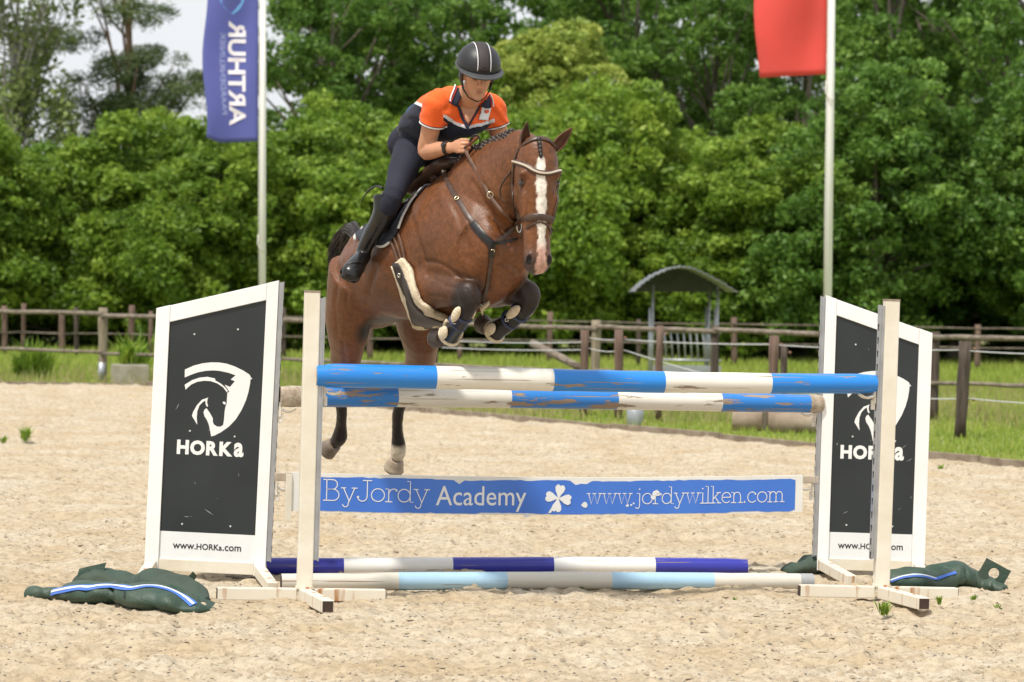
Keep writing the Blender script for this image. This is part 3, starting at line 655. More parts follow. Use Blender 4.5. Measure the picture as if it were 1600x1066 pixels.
banner('red_banner', 1182, 1291, 122, 116, 46.0, red, 'plain red vertical banner hanging from its white pole', fr, tr, 2.0, 0.0)

# ================================================================== shelter, planter, bucket, logs
Ys = 56.0; s_ = Ys / FPX
shel = empty('hay_feeder', tuple(at_px(1071, Ys))); tag(shel, 'grey metal hay feeder with arched roof behind the fence', 'hay feeder')
def S(u, v, dy=0.0): return W(u, v, Ys) + Vector((0, dy, 0))
for u, dy in ((1021, 0), (1122, 0), (1026, 1.5), (1117, 1.5)):
    p = S(u, 440, dy); mb = MB(); mb.tube([Vector((p.x, p.y, -.05)), Vector((p.x, p.y, S(u, 446).z))], 0.022, 8); inroot(mb.build('roof_post', galv, None, True), shel)
    mb = MB(); mb.tube([Vector((p.x - .03, p.y, -.05)), Vector((p.x - .03, p.y, S(u, 482).z))], 0.034, 8); inroot(mb.build('post_sleeve', galv, None, True), shel)
prof = [(988, 456), (1004, 441), (1022, 429), (1045, 419), (1062, 416), (1080, 418), (1102, 428), (1125, 440), (1150, 456)]
nseg = 40; pr = []
for i in range(nseg + 1):
    q = i / nseg * (len(prof) - 1); k = min(int(q), len(prof) - 2); f_ = q - k
    u = prof[k][0] * (1 - f_) + prof[k + 1][0] * f_; v = prof[k][1] * (1 - f_) + prof[k + 1][1] * f_
    pr.append((u, v + (1.0 if i % 2 else -1.0)))
mb = MB(); n = len(pr); top = [S(u, v, -0.5) for u, v in pr]; back = [S(u, v + 1, 2.1) for u, v in pr]
vs = top + back + [p - Vector((0, 0, .018)) for p in top] + [p - Vector((0, 0, .018)) for p in back]; fs = []
for i in range(n - 1): fs += [(i, i + 1, n + i + 1, n + i), (2 * n + i, 3 * n + i, 3 * n + i + 1, 2 * n + i + 1), (i, 2 * n + i, 2 * n + i + 1, i + 1), (n + i, n + i + 1, 3 * n + i + 1, 3 * n + i)]
mb.add(vs, fs); inroot(mb.build('roof', mat('roof_sheet', (0.22, 0.235, 0.25), 0.5, 0.3, var=0.2, vscale=4), None), shel)
gv = [S(u, v + 2, 2.0) for u, v in pr]; mb = MB(); mb.add(gv + [p + Vector((0, .02, 0)) for p in gv], [tuple(range(n)), tuple(range(2 * n - 1, n - 1, -1))]); inroot(mb.build('underside_sheet', mat('underside_dark', (0.10, 0.11, 0.115), 0.7, var=.3, vscale=3), None), shel)  # dark sheet added to stand in for the shaded roof underside
for z_v in (518, 562):
    mb = MB(); mb.tube([S(1016, z_v), S(1127, z_v + 2)], 0.022, 7); inroot(mb.build('feeder_rail', galv, None, True), shel)
for i in range(9):
    u = 1038 + i * 10; mb = MB(); mb.tube([S(u, 519), S(u + 1.5, 535), S(u + 3, 562)], 0.016, 6); inroot(mb.build('feeder_bar', galv, None, True), shel)
mb = MB(); p0, p1 = S(1018, 590), S(1126, 590); mb.box(((p0.x + p1.x) / 2, Ys, 0.16), (p1.x - p0.x, 0.03, 0.42)); inroot(mb.build('lower_panel', galv, None), shel)

pl = empty('concrete_planter', tuple(at_px(205, 54.0))); tag(pl, 'square concrete block planter with plants by the fence post', 'planter')
mb = MB(); c = at_px(205, 54.0); sw = 0.56
mb.box(c + Vector((0, 0, .17)), (sw, sw, .36), Matrix.Rotation(R(12), 3, 'Z'))
inroot(mb.build('block', mat('old_concrete', (0.36, 0.33, 0.28), 0.95, col2=(0.24, 0.22, 0.15), vscale=6, bump=0.6, bscale=25), None, bevel=0.015), pl)
def weed(name, loc, h, n, lw, seed, label, parent=None, m=None):
    rg = random.Random(seed); mb = MB()
    for i in range(n):
        a = rg.uniform(0, 6.28); hh = h * rg.uniform(0.4, 1.0); sp = rg.uniform(0.1, 0.8) * hh
        st = Vector((rg.gauss(0, .12) * h, rg.gauss(0, .12) * h, rg.uniform(0, .3) * h)); tip = st + Vector((math.cos(a) * sp, math.sin(a) * sp, hh * .8)); mid = st.lerp(tip, .55) + Vector((0, 0, .12 * hh))
        sd = Vector((-math.sin(a), math.cos(a), 0)) * lw * rg.uniform(.6, 1.2)
        k = len(mb.v); mb.add([Vector(loc) + v for v in (st - sd * .3, st + sd * .3, mid + sd, tip, mid - sd)], [(0, 1, 2, 4), (4, 2, 3)])
    me = mb.mesh(name, False); at = me.attributes.new('tint', 'FLOAT', 'FACE'); at.data.foreach_set('value', [rg.random() for _ in me.polygons])
    o = link(name, me, m or LM['hazel_light']); 
    if parent is not None: inroot(o, parent)
    else: tag(o, label, 'weed', 'weeds growing in the sand')
    return o
weed('plant', c + Vector((-.05, 0, .34)), 0.42, 90, 0.028, 3, None, pl)
for i, (u, v, h, n, lab) in enumerate([(40, 692, 0.22, 22, 'small weed in the sand at the far left, left of the sign'), (6, 694, 0.12, 14, 'tiny weed at the very left edge of the sand'), (1381, 962, 0.10, 26, 'grassy weed in the sand under the right front post foot'),
        (1468, 945, 0.07, 14, 'small weed beside the rightmost foot of the jump'), (1560, 957, 0.06, 16, 'flat weed in the sand below the right sandbag'), (1522, 940, 0.05, 12, 'tiny weed between right foot bar and sandbag handle'), (1470, 738, 0.10, 20, 'weed at the sand edge right of the right sign'), (908, 923, 0.04, 14, 'tiny weed in front of the pale blue ground pole'), (1148, 940, 0.035, 10, 'tiny weed left of the right front post foot')]):
    weed('sand_weed', G(u, v) + Vector((0, 0, -0.004)), h * .85, n * 4, 0.003 + h * .012, 50 + i, lab, None, LM['hazel_light'])
for i, (u, Y, h) in enumerate([(55, 56.5, .75), (70, 57, .6), (35, 57, .5), (200, 53.2, .0), (215, 56, .9)]):
    if h: tag(weed('tall_weed', at_px(u, Y), h, 160, 0.014, 70 + i, None, None, LM['hazel']), 'leafy tall weed clump by the left fence, number %s from the left' % ['two', 'three', 'one', '', 'four'][i], 'weed', 'tall weeds by the fence')
bk = empty('steel_bucket', tuple(at_px(996, 41.5))); tag(bk, 'grey bucket standing in the grass under the poles', 'bucket')
c = at_px(996, 41.5); mb = MB(); mb.tube([c + Vector((0, 0, .03)), c + Vector((0, 0, .05)), c + Vector((0, 0, .36)), c + Vector((0, 0, .37)), c + Vector((0, 0, .30))], [.092, .098, .118, .122, .105], 18)
inroot(mb.build('pail', galv, None, True), bk)
mb = MB(); mb.tube([c + Vector((.12 * math.cos(a), 0, .35 + .12 * math.sin(a))) for a in [math.pi * i / 10 for i in range(11)]], .005, 5); inroot(mb.build('handle', galv, None, True), bk)
logm = mat('log_bark', (0.22, 0.165, 0.12), 0.95, col2=(0.36, 0.29, 0.22), vscale=4, bump=0.8, bscale=14)
for i, (u0, v0, u1, v1, Y, r, lab) in enumerate([(1152, 655, 1198, 650, 41.0, .17, 'short log lying in the grass, end facing the arena'), (1205, 652, 1300, 655, 40.5, .16, 'longer log lying in the grass behind the right pole ends')]):
    a = at_px(u0, Y); c = at_px(u1, Y - .1); a.z = c.z = r - .08
    mb = MB(); n = 7; mb.tube([a.lerp(c, k / (n - 1)) for k in range(n)], [r * random.uniform(.93, 1.05) for k in range(n)], 12); o = mb.build('fallen_log', [logm], None, True); tag(o, lab, 'log', 'logs in the grass'); auto_smooth(o, 50)
# ================================================================== the jump
cream = mat('cream_paint', (0.74, 0.70, 0.60), 0.45, col2=(0.66, 0.60, 0.47), vscale=5, bump=0.12, bscale=40)
whitef = mat('white_frame_paint', (0.86, 0.86, 0.845), 0.4, col2=(0.79, 0.785, 0.75), vscale=4, bump=0.08, bscale=40)
alu = mat('aluminium_track', (0.46, 0.47, 0.48), 0.42, 0.7, var=0.2, vscale=12)
hole = mat('slot_dark', (0.02, 0.02, 0.02), 0.9)
rustm = mat('rust', (0.22, 0.09, 0.03), 0.9, col2=(0.36, 0.17, 0.06), vscale=30)
tubein = mat('tube_inside', (0.06, 0.035, 0.025), 0.9, var=0.4, vscale=20)
def rust_paint():
    m = bpy.data.materials.new('cream_paint_rust_streaks'); m.use_nodes = True; t = m.node_tree; b = t.nodes['Principled BSDF']; b.inputs['Roughness'].default_value = 0.5
    tc = t.nodes.new('ShaderNodeTexCoord'); mp = t.nodes.new('ShaderNodeMapping'); mp.inputs['Scale'].default_value = (16, 16, 1.6); t.links.new(tc.outputs['Object'], mp.inputs['Vector'])
    n = t.nodes.new('ShaderNodeTexNoise'); n.inputs['Scale'].default_value = 1.0; n.inputs['Detail'].default_value = 3; t.links.new(mp.outputs['Vector'], n.inputs['Vector'])
    r = t.nodes.new('ShaderNodeValToRGB'); r.color_ramp.elements[0].position = 0.57; r.color_ramp.elements[1].position = 0.68; t.links.new(n.outputs['Fac'], r.inputs['Fac'])
    n2 = t.nodes.new('ShaderNodeTexNoise'); n2.inputs['Scale'].default_value = 6; n2.inputs['Detail'].default_value = 4; t.links.new(tc.outputs['Object'], n2.inputs['Vector'])
    c0 = t.nodes.new('ShaderNodeMixRGB'); c0.inputs['Color1'].default_value = (0.74, 0.70, 0.60, 1); c0.inputs['Color2'].default_value = (0.62, 0.56, 0.44, 1); t.links.new(n2.outputs['Fac'], c0.inputs['Fac'])
    mx = t.nodes.new('ShaderNodeMixRGB'); mx.inputs['Color2'].default_value = (0.36, 0.15, 0.04, 1); t.links.new(r.outputs['Color'], mx.inputs['Fac']); t.links.new(c0.outputs['Color'], mx.inputs['Color1']); t.links.new(mx.outputs['Color'], b.inputs['Base Color'])
    return m
rustpaint = rust_paint()
DEPTHN = Vector((0.215, -0.977, 0))                        # jump's facing, towards the camera and a little right
ALONG = Vector((0.977, 0.215, 0))
def slots(mb_parent, x, y0, z0, z1, nrm_x, step=0.075):
    """row of keyhole slots of a track, joined: too small to pick apart"""
    mb = MB(); z = z0
    while z < z1:
        for dy in (0,): mb.box((x, y0 + dy, z), (0.003, 0.010, 0.036)); mb.box((x, y0, z + .012), (0.003, 0.016, 0.012))
        z += step
    o = mb.build('track_slots', hole, mb_parent); tag(o, kind='stuff'); return o
def cup(parent, x, z, sgn, m=None):
    """white plastic pole cup on the inner side, tongue reaching inwards (sgn)"""
    mb = MB(); n = 9; rings = []
    for i in range(n):
        q = i / (n - 1); xx = x + sgn * (0.012 + 0.085 * q); dip = 0.020 * math.sin(q * math.pi * 0.9); w = 0.030 + 0.014 * math.sin(q * math.pi)
        z_ = z - dip + 0.012 * q
        rings.append([Vector((xx, -w, z_ + .012)), Vector((xx, w, z_ + .012)), Vector((xx, w * .8, z_)), Vector((xx, -w * .8, z_))])
    mb.rings(rings); mb.box((x + sgn * .008, 0, z + .005), (.014, .034, .085)); mb.box((x + sgn * .014, 0, z - .045), (.022, .022, .055))
    return mb.build('pole_cup', m or mat('cup_plastic', (0.74, 0.69, 0.60), 0.5, var=0.15), parent, bevel=0.003)
def front_post(name, base, rz, lean, inner, label, foot_px):
    root = empty(name, tuple(base), rz); tag(root, label, 'jump stand', 'front stands of the jump')
    root.rotation_euler = (0, R(lean), rz); H = 1.675; w = 0.082
    mb = MB(); mb.box((0, 0, H / 2 + .02), (w, w * .85, H - .04)); mb.build('upright', cream, root, bevel=0.006)
    mb = MB(); mb.box((0, 0, H + .004), (w * 1.02, w * .88, 0.010)); mb.build('end_cap', mat('cap_rusty', (0.30, 0.24, 0.18), 0.8, var=0.4, vscale=20), root)
    tx = inner * (w / 2 + .014); mb = MB(); mb.box((tx, -.004, H / 2 + .10), (.028, .040, H - .26)); mb.box((tx + inner * .012, -.004, H / 2 + .1), (.006, .056, H - .25)); tr_ = mb.build('track', alu, root)
    slots(tr_, tx + inner * .0155, -.004, .25, H - .12, 1)
    cup(root, tx + inner * .016, 1.135, inner)
    # inverted-T foot: a bar along the jump and a bar towards the camera, open tube ends
    for (ax, ay, bx, by, nm) in ((-.47, 0, -.002 - w / 2, 0, 'foot_bar'), (w / 2 + .002, 0, .44, 0, 'foot_bar'), (0.0, -w * .43 - .002, .055, -.66, 'foot_bar')):
        mb = MB(); mb.bar((ax, ay, .042), (bx, by, .042), .066, .066); fb = mb.build(nm, rustpaint, root, bevel=0.005)
        e = Vector((bx, by, .042)) if nm == 'foot_bar' and by < -.1 else Vector((ax, ay, .042)) if ax < -.2 else Vector((bx, by, .042))
        dd = (Vector((bx, by, 0)) - Vector((ax, ay, 0))).normalized(); dd = -dd if ax < -.2 else dd
        mb = MB(); mb.bar(e + dd * .001, e + dd * .003, .056, .056); mb.build('tube_end', tubein, fb)
    mb = MB(); mb.box((0, 0, .08), (w * 1.15, w * 1.0, .012)); mb.build('weld_plate', rustpaint, root)
    return root
FL = G(475, 941); FR = G(1376, 937)
rzj = math.atan2(FR.y - FL.y, FR.x - FL.x)
front_post('front_jump_stand', FL, rzj * .8, 0.7, 1, 'cream front stand at the left end of the upper pole', None)
front_post('front_jump_stand', FR, rzj * .8, 1.1, -1, 'cream front stand at the right, in front of the right sign', None)

# ------------------------------------------------------------------ poles
def paint_mat(name, col, peel, wood=(0.40, 0.30, 0.22), rough=0.32, dirt=0.12):
    m = bpy.data.materials.new(name); m.use_nodes = True; t = m.node_tree; b = t.nodes['Principled BSDF']
    tc = t.nodes.new('ShaderNodeTexCoord')
    def noise(sc, det, scale_vec):
        mp = t.nodes.new('ShaderNodeMapping'); mp.inputs['Scale'].default_value = scale_vec; t.links.new(tc.outputs['Object'], mp.inputs['Vector'])
        n = t.nodes.new('ShaderNodeTexNoise'); n.inputs['Scale'].default_value = sc; n.inputs['Detail'].default_value = det; n.inputs['Roughness'].default_value = 0.65; t.links.new(mp.outputs['Vector'], n.inputs['Vector']); return n
    n1 = noise(1.0, 7, (3.2, 22, 22)); r1 = t.nodes.new('ShaderNodeValToRGB'); r1.color_ramp.elements[0].position = peel; r1.color_ramp.elements[1].position = peel + 0.025; t.links.new(n1.outputs['Fac'], r1.inputs['Fac'])
    nc = noise(1.0, 2, (0.9, 70, 70)); rc = t.nodes.new('ShaderNodeValToRGB'); rc.color_ramp.elements[0].position = 0.645; rc.color_ramp.elements[1].position = 0.665; t.links.new(nc.outputs['Fac'], rc.inputs['Fac'])
    mk = t.nodes.new('ShaderNodeMath'); mk.operation = 'MAXIMUM'; t.links.new(r1.outputs['Color'], mk.inputs[0]); t.links.new(rc.outputs['Color'], mk.inputs[1])
    nw = noise(1.0, 5, (4, 60, 60)); cw = t.nodes.new('ShaderNodeMixRGB'); cw.inputs['Color1'].default_value = (*[c * .45 for c in wood], 1); cw.inputs['Color2'].default_value = (*wood, 1); t.links.new(nw.outputs['Fac'], cw.inputs['Fac'])
    nd = noise(1.0, 5, (2, 9, 9)); cp = t.nodes.new('ShaderNodeMixRGB'); cp.inputs['Color1'].default_value = (*col, 1); cp.inputs['Color2'].default_value = (*[c * (1 - dirt * 2.2) for c in col], 1); t.links.new(nd.outputs['Fac'], cp.inputs['Fac'])
    mx = t.nodes.new('ShaderNodeMixRGB'); t.links.new(mk.outputs[0], mx.inputs['Fac']); t.links.new(cp.outputs['Color'], mx.inputs['Color1']); t.links.new(cw.outputs['Color'], mx.inputs['Color2']); t.links.new(mx.outputs['Color'], b.inputs['Base Color'])
    rr = t.nodes.new('ShaderNodeMapRange'); rr.inputs['To Min'].default_value = rough; rr.inputs['To Max'].default_value = 0.9; t.links.new(mk.outputs[0], rr.inputs['Value']); t.links.new(rr.outputs['Result'], b.inputs['Roughness'])
    bp = t.nodes.new('ShaderNodeBump'); bp.invert = True; bp.inputs['Strength'].default_value = 0.5; bp.inputs['Distance'].default_value = 0.004; t.links.new(mk.outputs[0], bp.inputs['Height']); t.links.new(bp.outputs['Normal'], b.inputs['Normal'])
    return m
P_BLUE = paint_mat('blue_pole_paint', (0.018, 0.235, 0.72), 0.625); P_WHITE = paint_mat('white_pole_paint_worn', (0.80, 0.77, 0.69), 0.635)
P_BLUE2 = paint_mat('blue_pole_paint_peeling', (0.025, 0.215, 0.64), 0.545); P_WHITE2 = paint_mat('white_pole_paint_peeling', (0.78, 0.75, 0.67), 0.60)
P_IND = paint_mat('indigo_pole_paint', (0.035, 0.04, 0.36), 0.76, rough=0.28); P_WH3 = paint_mat('white_ground_pole_paint', (0.80, 0.79, 0.75), 0.80, dirt=.08)
P_SKY = paint_mat('pale_blue_pole_paint', (0.38, 0.58, 0.73), 0.80, dirt=.10); P_WH4 = paint_mat('white_plastic_dirty', (0.70, 0.66, 0.57), 0.80, dirt=.16)
endwood = mat('sawn_end_wood', (0.50, 0.43, 0.34), 0.9, col2=(0.27, 0.21, 0.15), vscale=18, bump=0.6, bscale=60)
greycap = mat('grey_end_sleeve', (0.33, 0.34, 0.34), 0.6, var=0.2)
def pole(name, a, c, r, marks, mats, label, hollow=False, group='poles of the jump', seed=0, r2=None):
    """pole from a to c; marks are band limits along it (0..1), mats one material per band"""
    rg = random.Random(seed); L_ = (c - a).length; qs = []
    for i in range(len(marks) - 1):
        k = max(2, int((marks[i + 1] - marks[i]) * L_ / 0.10))
        qs += [(marks[i] + (marks[i + 1] - marks[i]) * j / k, i) for j in range(k)]
    qs.append((marks[-1], len(marks) - 2)); N = 28
    mb = MB(); vs = []; wob = [rg.uniform(-.0012, .0012) for _ in qs]
    ph = rg.uniform(0, 6)
    for j, (q, i) in enumerate(qs):
        rr = r + ((r2 or r) - r) * q + wob[j] + (-.006 if q in (0, 1) and not hollow else 0); dz = 0.006 * math.sin(q * 5 + ph)
        for k in range(N):
            an = 2 * math.pi * k / N; vs.append(Vector((q * L_, math.cos(an) * rr, math.sin(an) * rr + dz)))
    fs = []; mi = []
    for j in range(len(qs) - 1):
        for k in range(N): fs.append((j * N + k, j * N + (k + 1) % N, (j + 1) * N + (k + 1) % N, (j + 1) * N + k)); mi.append(qs[j][1])
    nm = len(mats)
    fs.append(tuple(range(N - 1, -1, -1))); mi.append(nm); fs.append(tuple((len(qs) - 1) * N + k for k in range(N))); mi.append(nm)
    me = pydata(name, vs, fs); me.polygons.foreach_set('material_index', mi)
    bm = bmesh.new(); bm.from_mesh(me); bmesh.ops.recalc_face_normals(bm, faces=bm.faces); bm.to_mesh(me); bm.free()
    o = link(name, me, list(mats) + [endwood if not hollow else tubein]); auto_smooth(o, 50)
    d = (c - a).normalized(); yv = Vector((0, 0, 1)).cross(d).normalized(); zv = d.cross(yv)
    o.matrix_world = Matrix(((d.x, yv.x, zv.x, a.x), (d.y, yv.y, zv.y, a.y), (d.z, yv.z, zv.z, a.z), (0, 0, 0, 1)))
    tag(o, label, 'pole', group)
    return o
def fr_(x0, x1, xs): return [0.0] + [(x - x0) / (x1 - x0) for x in xs] + [1.0]
off = Vector((0, -0.002, 0))
yl, yr = FL.y - .0, FR.y + .0
pole('jump_pole', W(493, 588.5, yl), W(1368, 600, yr), .0650, fr_(493, 1368, (675, 855, 1029, 1198)), (P_BLUE, P_WHITE, P_BLUE, P_WHITE, P_BLUE), 'upper front pole in blue and white bands with glossy paint', seed=1, r2=.0555)
BLp, BRp = G(414, 906), G(1291, 896)
pole('jump_pole', W(437, 619, BLp.y), W(1284, 629.5, BRp.y), .0620, fr_(437, 1284, (468, 612, 785, 952, 1118, 1262)), (endwood, P_BLUE2, P_WHITE2, P_BLUE2, P_WHITE2, P_BLUE2, endwood), 'lower back pole in blue and white, paint badly peeling', seed=2, r2=.0560)
a, c = G(352, 898), G(1167, 901); pole('ground_pole', a + Vector((0, .03, .052)), c + Vector((0, .03, .052)), .053, [0.0, (533 - 352) / 815, (702 - 352) / 815, (860 - 352) / 815, (1020 - 352) / 815, 1.0], (P_IND, P_WH3, P_IND, P_WH3, P_IND), 'indigo and white pole lying on the sand behind the other', group='poles on the ground', seed=3)
a, c = G(439, 923), G(1269, 921.5); pole('ground_pole', a + Vector((0, 0, .049)), c + Vector((0, 0, .049)), .0505, fr_(439, 1269, (617, 785, 948, 1110, 1248)), (P_WH4, P_SKY, P_WH4, P_SKY, P_WH4, greycap), 'pale blue and white plastic pole lying nearest on the sand', hollow=True, group='poles on the ground', seed=4)

# ------------------------------------------------------------------ sign wings
panelm = mat('sign_black', (0.016, 0.021, 0.023), 0.42, col2=(0.024, 0.030, 0.032), vscale=2.2, bump=0.05, bscale=6)
signw = mat('sign_print_white', (0.80, 0.80, 0.78), 0.45); signk = mat('sign_print_black', (0.018, 0.018, 0.02), 0.5); labelw = mat('sign_label_white', (0.76, 0.78, 0.78), 0.4, var=0.05)
scr = mat('scratch_white', (0.55, 0.56, 0.55), 0.7)
LOGO = {
 'shield': [(160,205),(240,165),(320,140),(400,127),(470,125),(540,132),(620,155),(700,190),(755,222),(768,240),(766,300),(755,380),(735,460),(700,550),(650,640),(590,710),(520,765),(460,800),(430,808),(420,760),(405,705),(385,660),(360,625),(350,590),(358,565),(376,551),(410,595),(438,640),(440,675),(450,697),(480,715),(510,715),(535,700),(541,660),(545,560),(550,528),(559,500),(561,402),(578,388),(566,372),(532,326),(582,345),(625,290),(586,277),(628,235),(560,215),(480,202),(420,200),(350,208),(280,225),(220,250),(162,278)],
 'crest': [(165,345),(230,300),(300,272),(370,262),(440,273),(446,292),(500,320),(540,352),(563,380),(559,399),(520,352),(460,316),(400,300),(340,300),(280,312),(225,340),(175,390)],
 'cheek': [(388,452),(330,475),(285,530),(255,590),(245,628),(270,665),(298,708),(290,640),(293,580),(310,530),(340,495),(362,482),(366,512),(378,538),(390,531),(379,500),(380,470)],
 'eye': [(522,488),(530,482),(541,484),(550,494),(552,505),(543,509),(531,505),(524,497)],
}
def wing(name, base, lean, inner, width, hin, hout, label, blabel):
    """sign wing: x runs from the outer (-) to the inner (+) post when inner = 1; front faces -y"""
    root = empty(name, tuple(base)); root.rotation_euler = (0, R(lean), 0); tag(root, label, 'jump wing', 'sign wings of the jump')
    d = 0.05; wi, wo = 0.068, 0.080; xi, xo = 0.0, -inner * width           # inner edge at x=0
    X = lambda q: -inner * q                                                # q metres from the inner edge outwards
    ztop = lambda q: hin + (hout - hin) * q / width
    z0, z1, z2 = 0.045, 0.115, 0.275
    mb = MB()
    def slab(pts, y0, y1):
        n = len(pts); vs = [Vector((x, y0, z)) for x, z in pts] + [Vector((x, y1, z)) for x, z in pts]
        mb.add(vs, [tuple(range(n)), tuple(range(2 * n - 1, n - 1, -1))] + [(i, (i + 1) % n, n + (i + 1) % n, n + i) for i in range(n)])
    slab([(X(0), .04), (X(wi), .04), (X(wi), ztop(wi)), (X(0), hin)], -d / 2, d / 2); mb.build('inner_post', whitef, root, bevel=0.003)
    mb = MB(); slab([(X(width - wo), .04), (X(width), .04), (X(width), hout), (X(width - wo), ztop(width - wo))], -d / 2, d / 2); mb.build('outer_post', whitef, root, bevel=0.003)
    mb = MB(); slab([(X(wi + .001), ztop(wi) - .098), (X(width - wo - .001), ztop(width - wo) - .098), (X(width - wo - .001), ztop(width - wo) - .002), (X(wi + .001), ztop(wi) - .002)], -d / 2 + .002, d / 2 - .002); mb.build('top_rail', whitef, root, bevel=0.003)
    mb = MB(); slab([(X(wi + .001), z0), (X(width - wo - .001), z0), (X(width - wo - .001), z1), (X(wi + .001), z1)], -d / 2 + .004, d / 2 - .002); mb.build('bottom_rail', cream, root, bevel=0.003)
    mb = MB(); slab([(X(wi + .001), z1), (X(width - wo - .001), z1), (X(width - wo - .001), z2), (X(wi + .001), z2)], -.012, .012); lab_ = mb.build('label_panel', labelw, root)
    mb = MB(); slab([(X(wi + .001), z2), (X(width - wo - .001), z2), (X(width - wo - .001), ztop(width - wo) - .099), (X(wi + .001), ztop(wi) - .099)], -.012, .012); pan = mb.build('sign_panel', panelm, root)
    mb = MB(); mb.box((inner * .014, 0, hin / 2 + .06), (.024, .036, hin - .14)); mb.box((inner * .027, 0, hin / 2 + .06), (.005, .048, hin - .13)); tr_ = mb.build('track', alu, root)
    slots(tr_, inner * .0300, 0, .2, hin - .1, 1)
    # artwork: sign middle
    xm = X(wi + (width - wi - wo) / 2); k = 1 / 5.92 / 269.0
    for nm, pts in LOGO.items():
        vs = [Vector((xm + (px_ - 440) * k, -.0135 - (.0006 if nm != 'shield' else 0), 1.05 - (py_ - 466) * k)) for px_, py_ in pts]
        link('emblem_' + nm, pydata('emblem', vs, [tuple(range(len(vs)))]), signw, pan)
    def put(parts, x_left, x_right, z_base, cap, m, y_, nm, par):
        vs_all = []; fs_all = []; xc = 0.0
        for body, sz, bold in parts:
            vs, fs = text_verts(body, 1.0, bold); ref, _ = text_verts('H', 1.0, bold); ch = max(v[1] for v in ref) - min(v[1] for v in ref)
            if body == 'a': ys_ = [v[1] for v in vs]; sx = sy = ch / (max(ys_) - min(ys_)); 
            else: sx = sy = 1.0
            sx *= sz; sy *= sz; x0_ = min(v[0] for v in vs); n = len(vs_all)
            vs_all += [(xc + (v[0] - x0_) * sx * (0.86 if body == 'a' else 1), (v[1] - (min(q[1] for q in ref))) * sy / ch) for v in vs]; fs_all += [tuple(i + n for i in f) for f in fs]
            xc = max(v[0] for v in vs_all[n:]) + 0.07 * sz
        wtot = max(v[0] for v in vs_all); kx = (x_right - x_left) / wtot
        out = [Vector((x_left + x * kx, y_, z_base + z * cap)) for x, z in vs_all]
        return link(nm, pydata(nm, out, fs_all), m, par)
    put([('H', 1, .05), ('O', 1, .05), ('R', 1, .05), ('K', 1, .05), ('a', 1, .035)], xm + (120 - 440) * k, xm + (735 - 440) * k, 1.05 - (985 - 466) * k, 133 * k, signw, -.0135, 'lettering', pan)
    put([('www.', 1, .012), ('HORKa', .82, .016), ('.com', 1, .012)], xm - .198, xm + .198, z1 + .062, .042, signk, -.0135, 'lettering', lab_)
    rg = random.Random(3 + inner)
    for sx, sz in ((-.13, 1.42), (.12, 1.46), (-.13, .86), (.13, .84), (-.15, .32), (.13, .32), (.21, 1.18)):
        mb = MB(); mb.tube([Vector((xm + sx, -.0125, sz)), Vector((xm + sx, -.0165, sz))], [.006, .004], 8); mb.build('screw', scr, pan)
    mb = MB()
    for i in range(10):
        x = xm + rg.uniform(-.24, .24); z = rg.choice([rg.uniform(.32, .75), rg.uniform(.3, 1.4)]); l = rg.uniform(.006, .022) if i % 4 else rg.uniform(.03, .07); a_ = rg.uniform(0, 3.14); w_ = rg.uniform(.0006, .0013)
        dx, dz = math.cos(a_) * l / 2, math.sin(a_) * l / 2; nx_, nz_ = -math.sin(a_) * w_, math.cos(a_) * w_
        mb.add([(x - dx, -.0131, z - dz), (x + dx * .3 + nx_, -.0131, z + dz * .3 + nz_), (x + dx, -.0131, z + dz), (x + nx_ * -1, -.0131, z + nz_ * -1)], [(0, 1, 2, 3)])
    tag(mb.build('scratches', scr, pan), kind='stuff')
    # feet
    for q, y0, y1, xx in ((wi / 2, -d / 2 - .002, -.62, .12), (wi / 2, d / 2 + .002, .5, -.02), (width - wo / 2, -d / 2 - .002, -.45, 0.0), (width - wo / 2, d / 2 + .002, .5, 0)):
        mb = MB(); mb.bar((X(q), y0, .075), (X(q) + xx, y1, .034), .06, .06); mb.build('foot_bar', rustpaint, root, bevel=0.004)
    return root
wl = wing('sign_wing', BLp + Vector((.0, 0, -.02)), 1.9, 1, 0.70, 1.755, 1.56, 'black and white sign wing at the left of the jump, flag pole behind', None)
wr = wing('sign_wing', BRp + Vector((-.06, 0, -.02)), 0.9, -1, 0.655, 1.715, 1.505, 'black and white sign wing at the right, partly behind a stand', None)
cup(wl, .034, 1.005, 1); cup(wr, -.034, .985, -1); cup(wl, .034, .55, 1); cup(wr, -.034, .535, -1)

# ------------------------------------------------------------------ lettered plank
yl2, yr2 = BLp.y - .03, BRp.y - .03
pa, pc = W(455, 768, yl2), W(1253, 771, yr2)
d = (pc - pa); LP = d.length; d.normalize(); zv = Vector((0, 0, 1)); yv = zv.cross(d).normalized(); zv = d.cross(yv)
plank = empty('lettered_plank', tuple(pa)); plank.matrix_world = Matrix(((d.x, yv.x, zv.x, pa.x), (d.y, yv.y, zv.y, pa.y), (d.z, yv.z, zv.z, pa.z), (0, 0, 0, 1)))
tag(plank, 'white plank with torn blue lettered sticker hanging low in the jump', 'plank')
HP = .112
def sagz(x): return -.022 * 4 * (x / LP) * (1 - x / LP)
mb = MB(); rings = []
for i in range(25):
    x = LP * i / 24; s = sagz(x); rings.append([Vector((x, -.012, s - HP)), Vector((x, .012, s - HP)), Vector((x, .012, s + HP)), Vector((x, -.012, s + HP))])
mb.rings(rings); board = mb.build('board', mat('plank_white', (0.80, 0.79, 0.74), 0.45, var=0.12, vscale=3), plank)
for x0, x1 in ((-.10, .0), (LP, LP + .11)):
    mb = MB(); mb.box(((x0 + x1) / 2, 0, HP - .028), (x1 - x0 - .002, .04, .045)); mb.build('hanger', mat('hanger_wood', (0.33, 0.26, 0.19), 0.9, col2=(0.52, 0.45, 0.36), vscale=9), plank, bevel=.004)
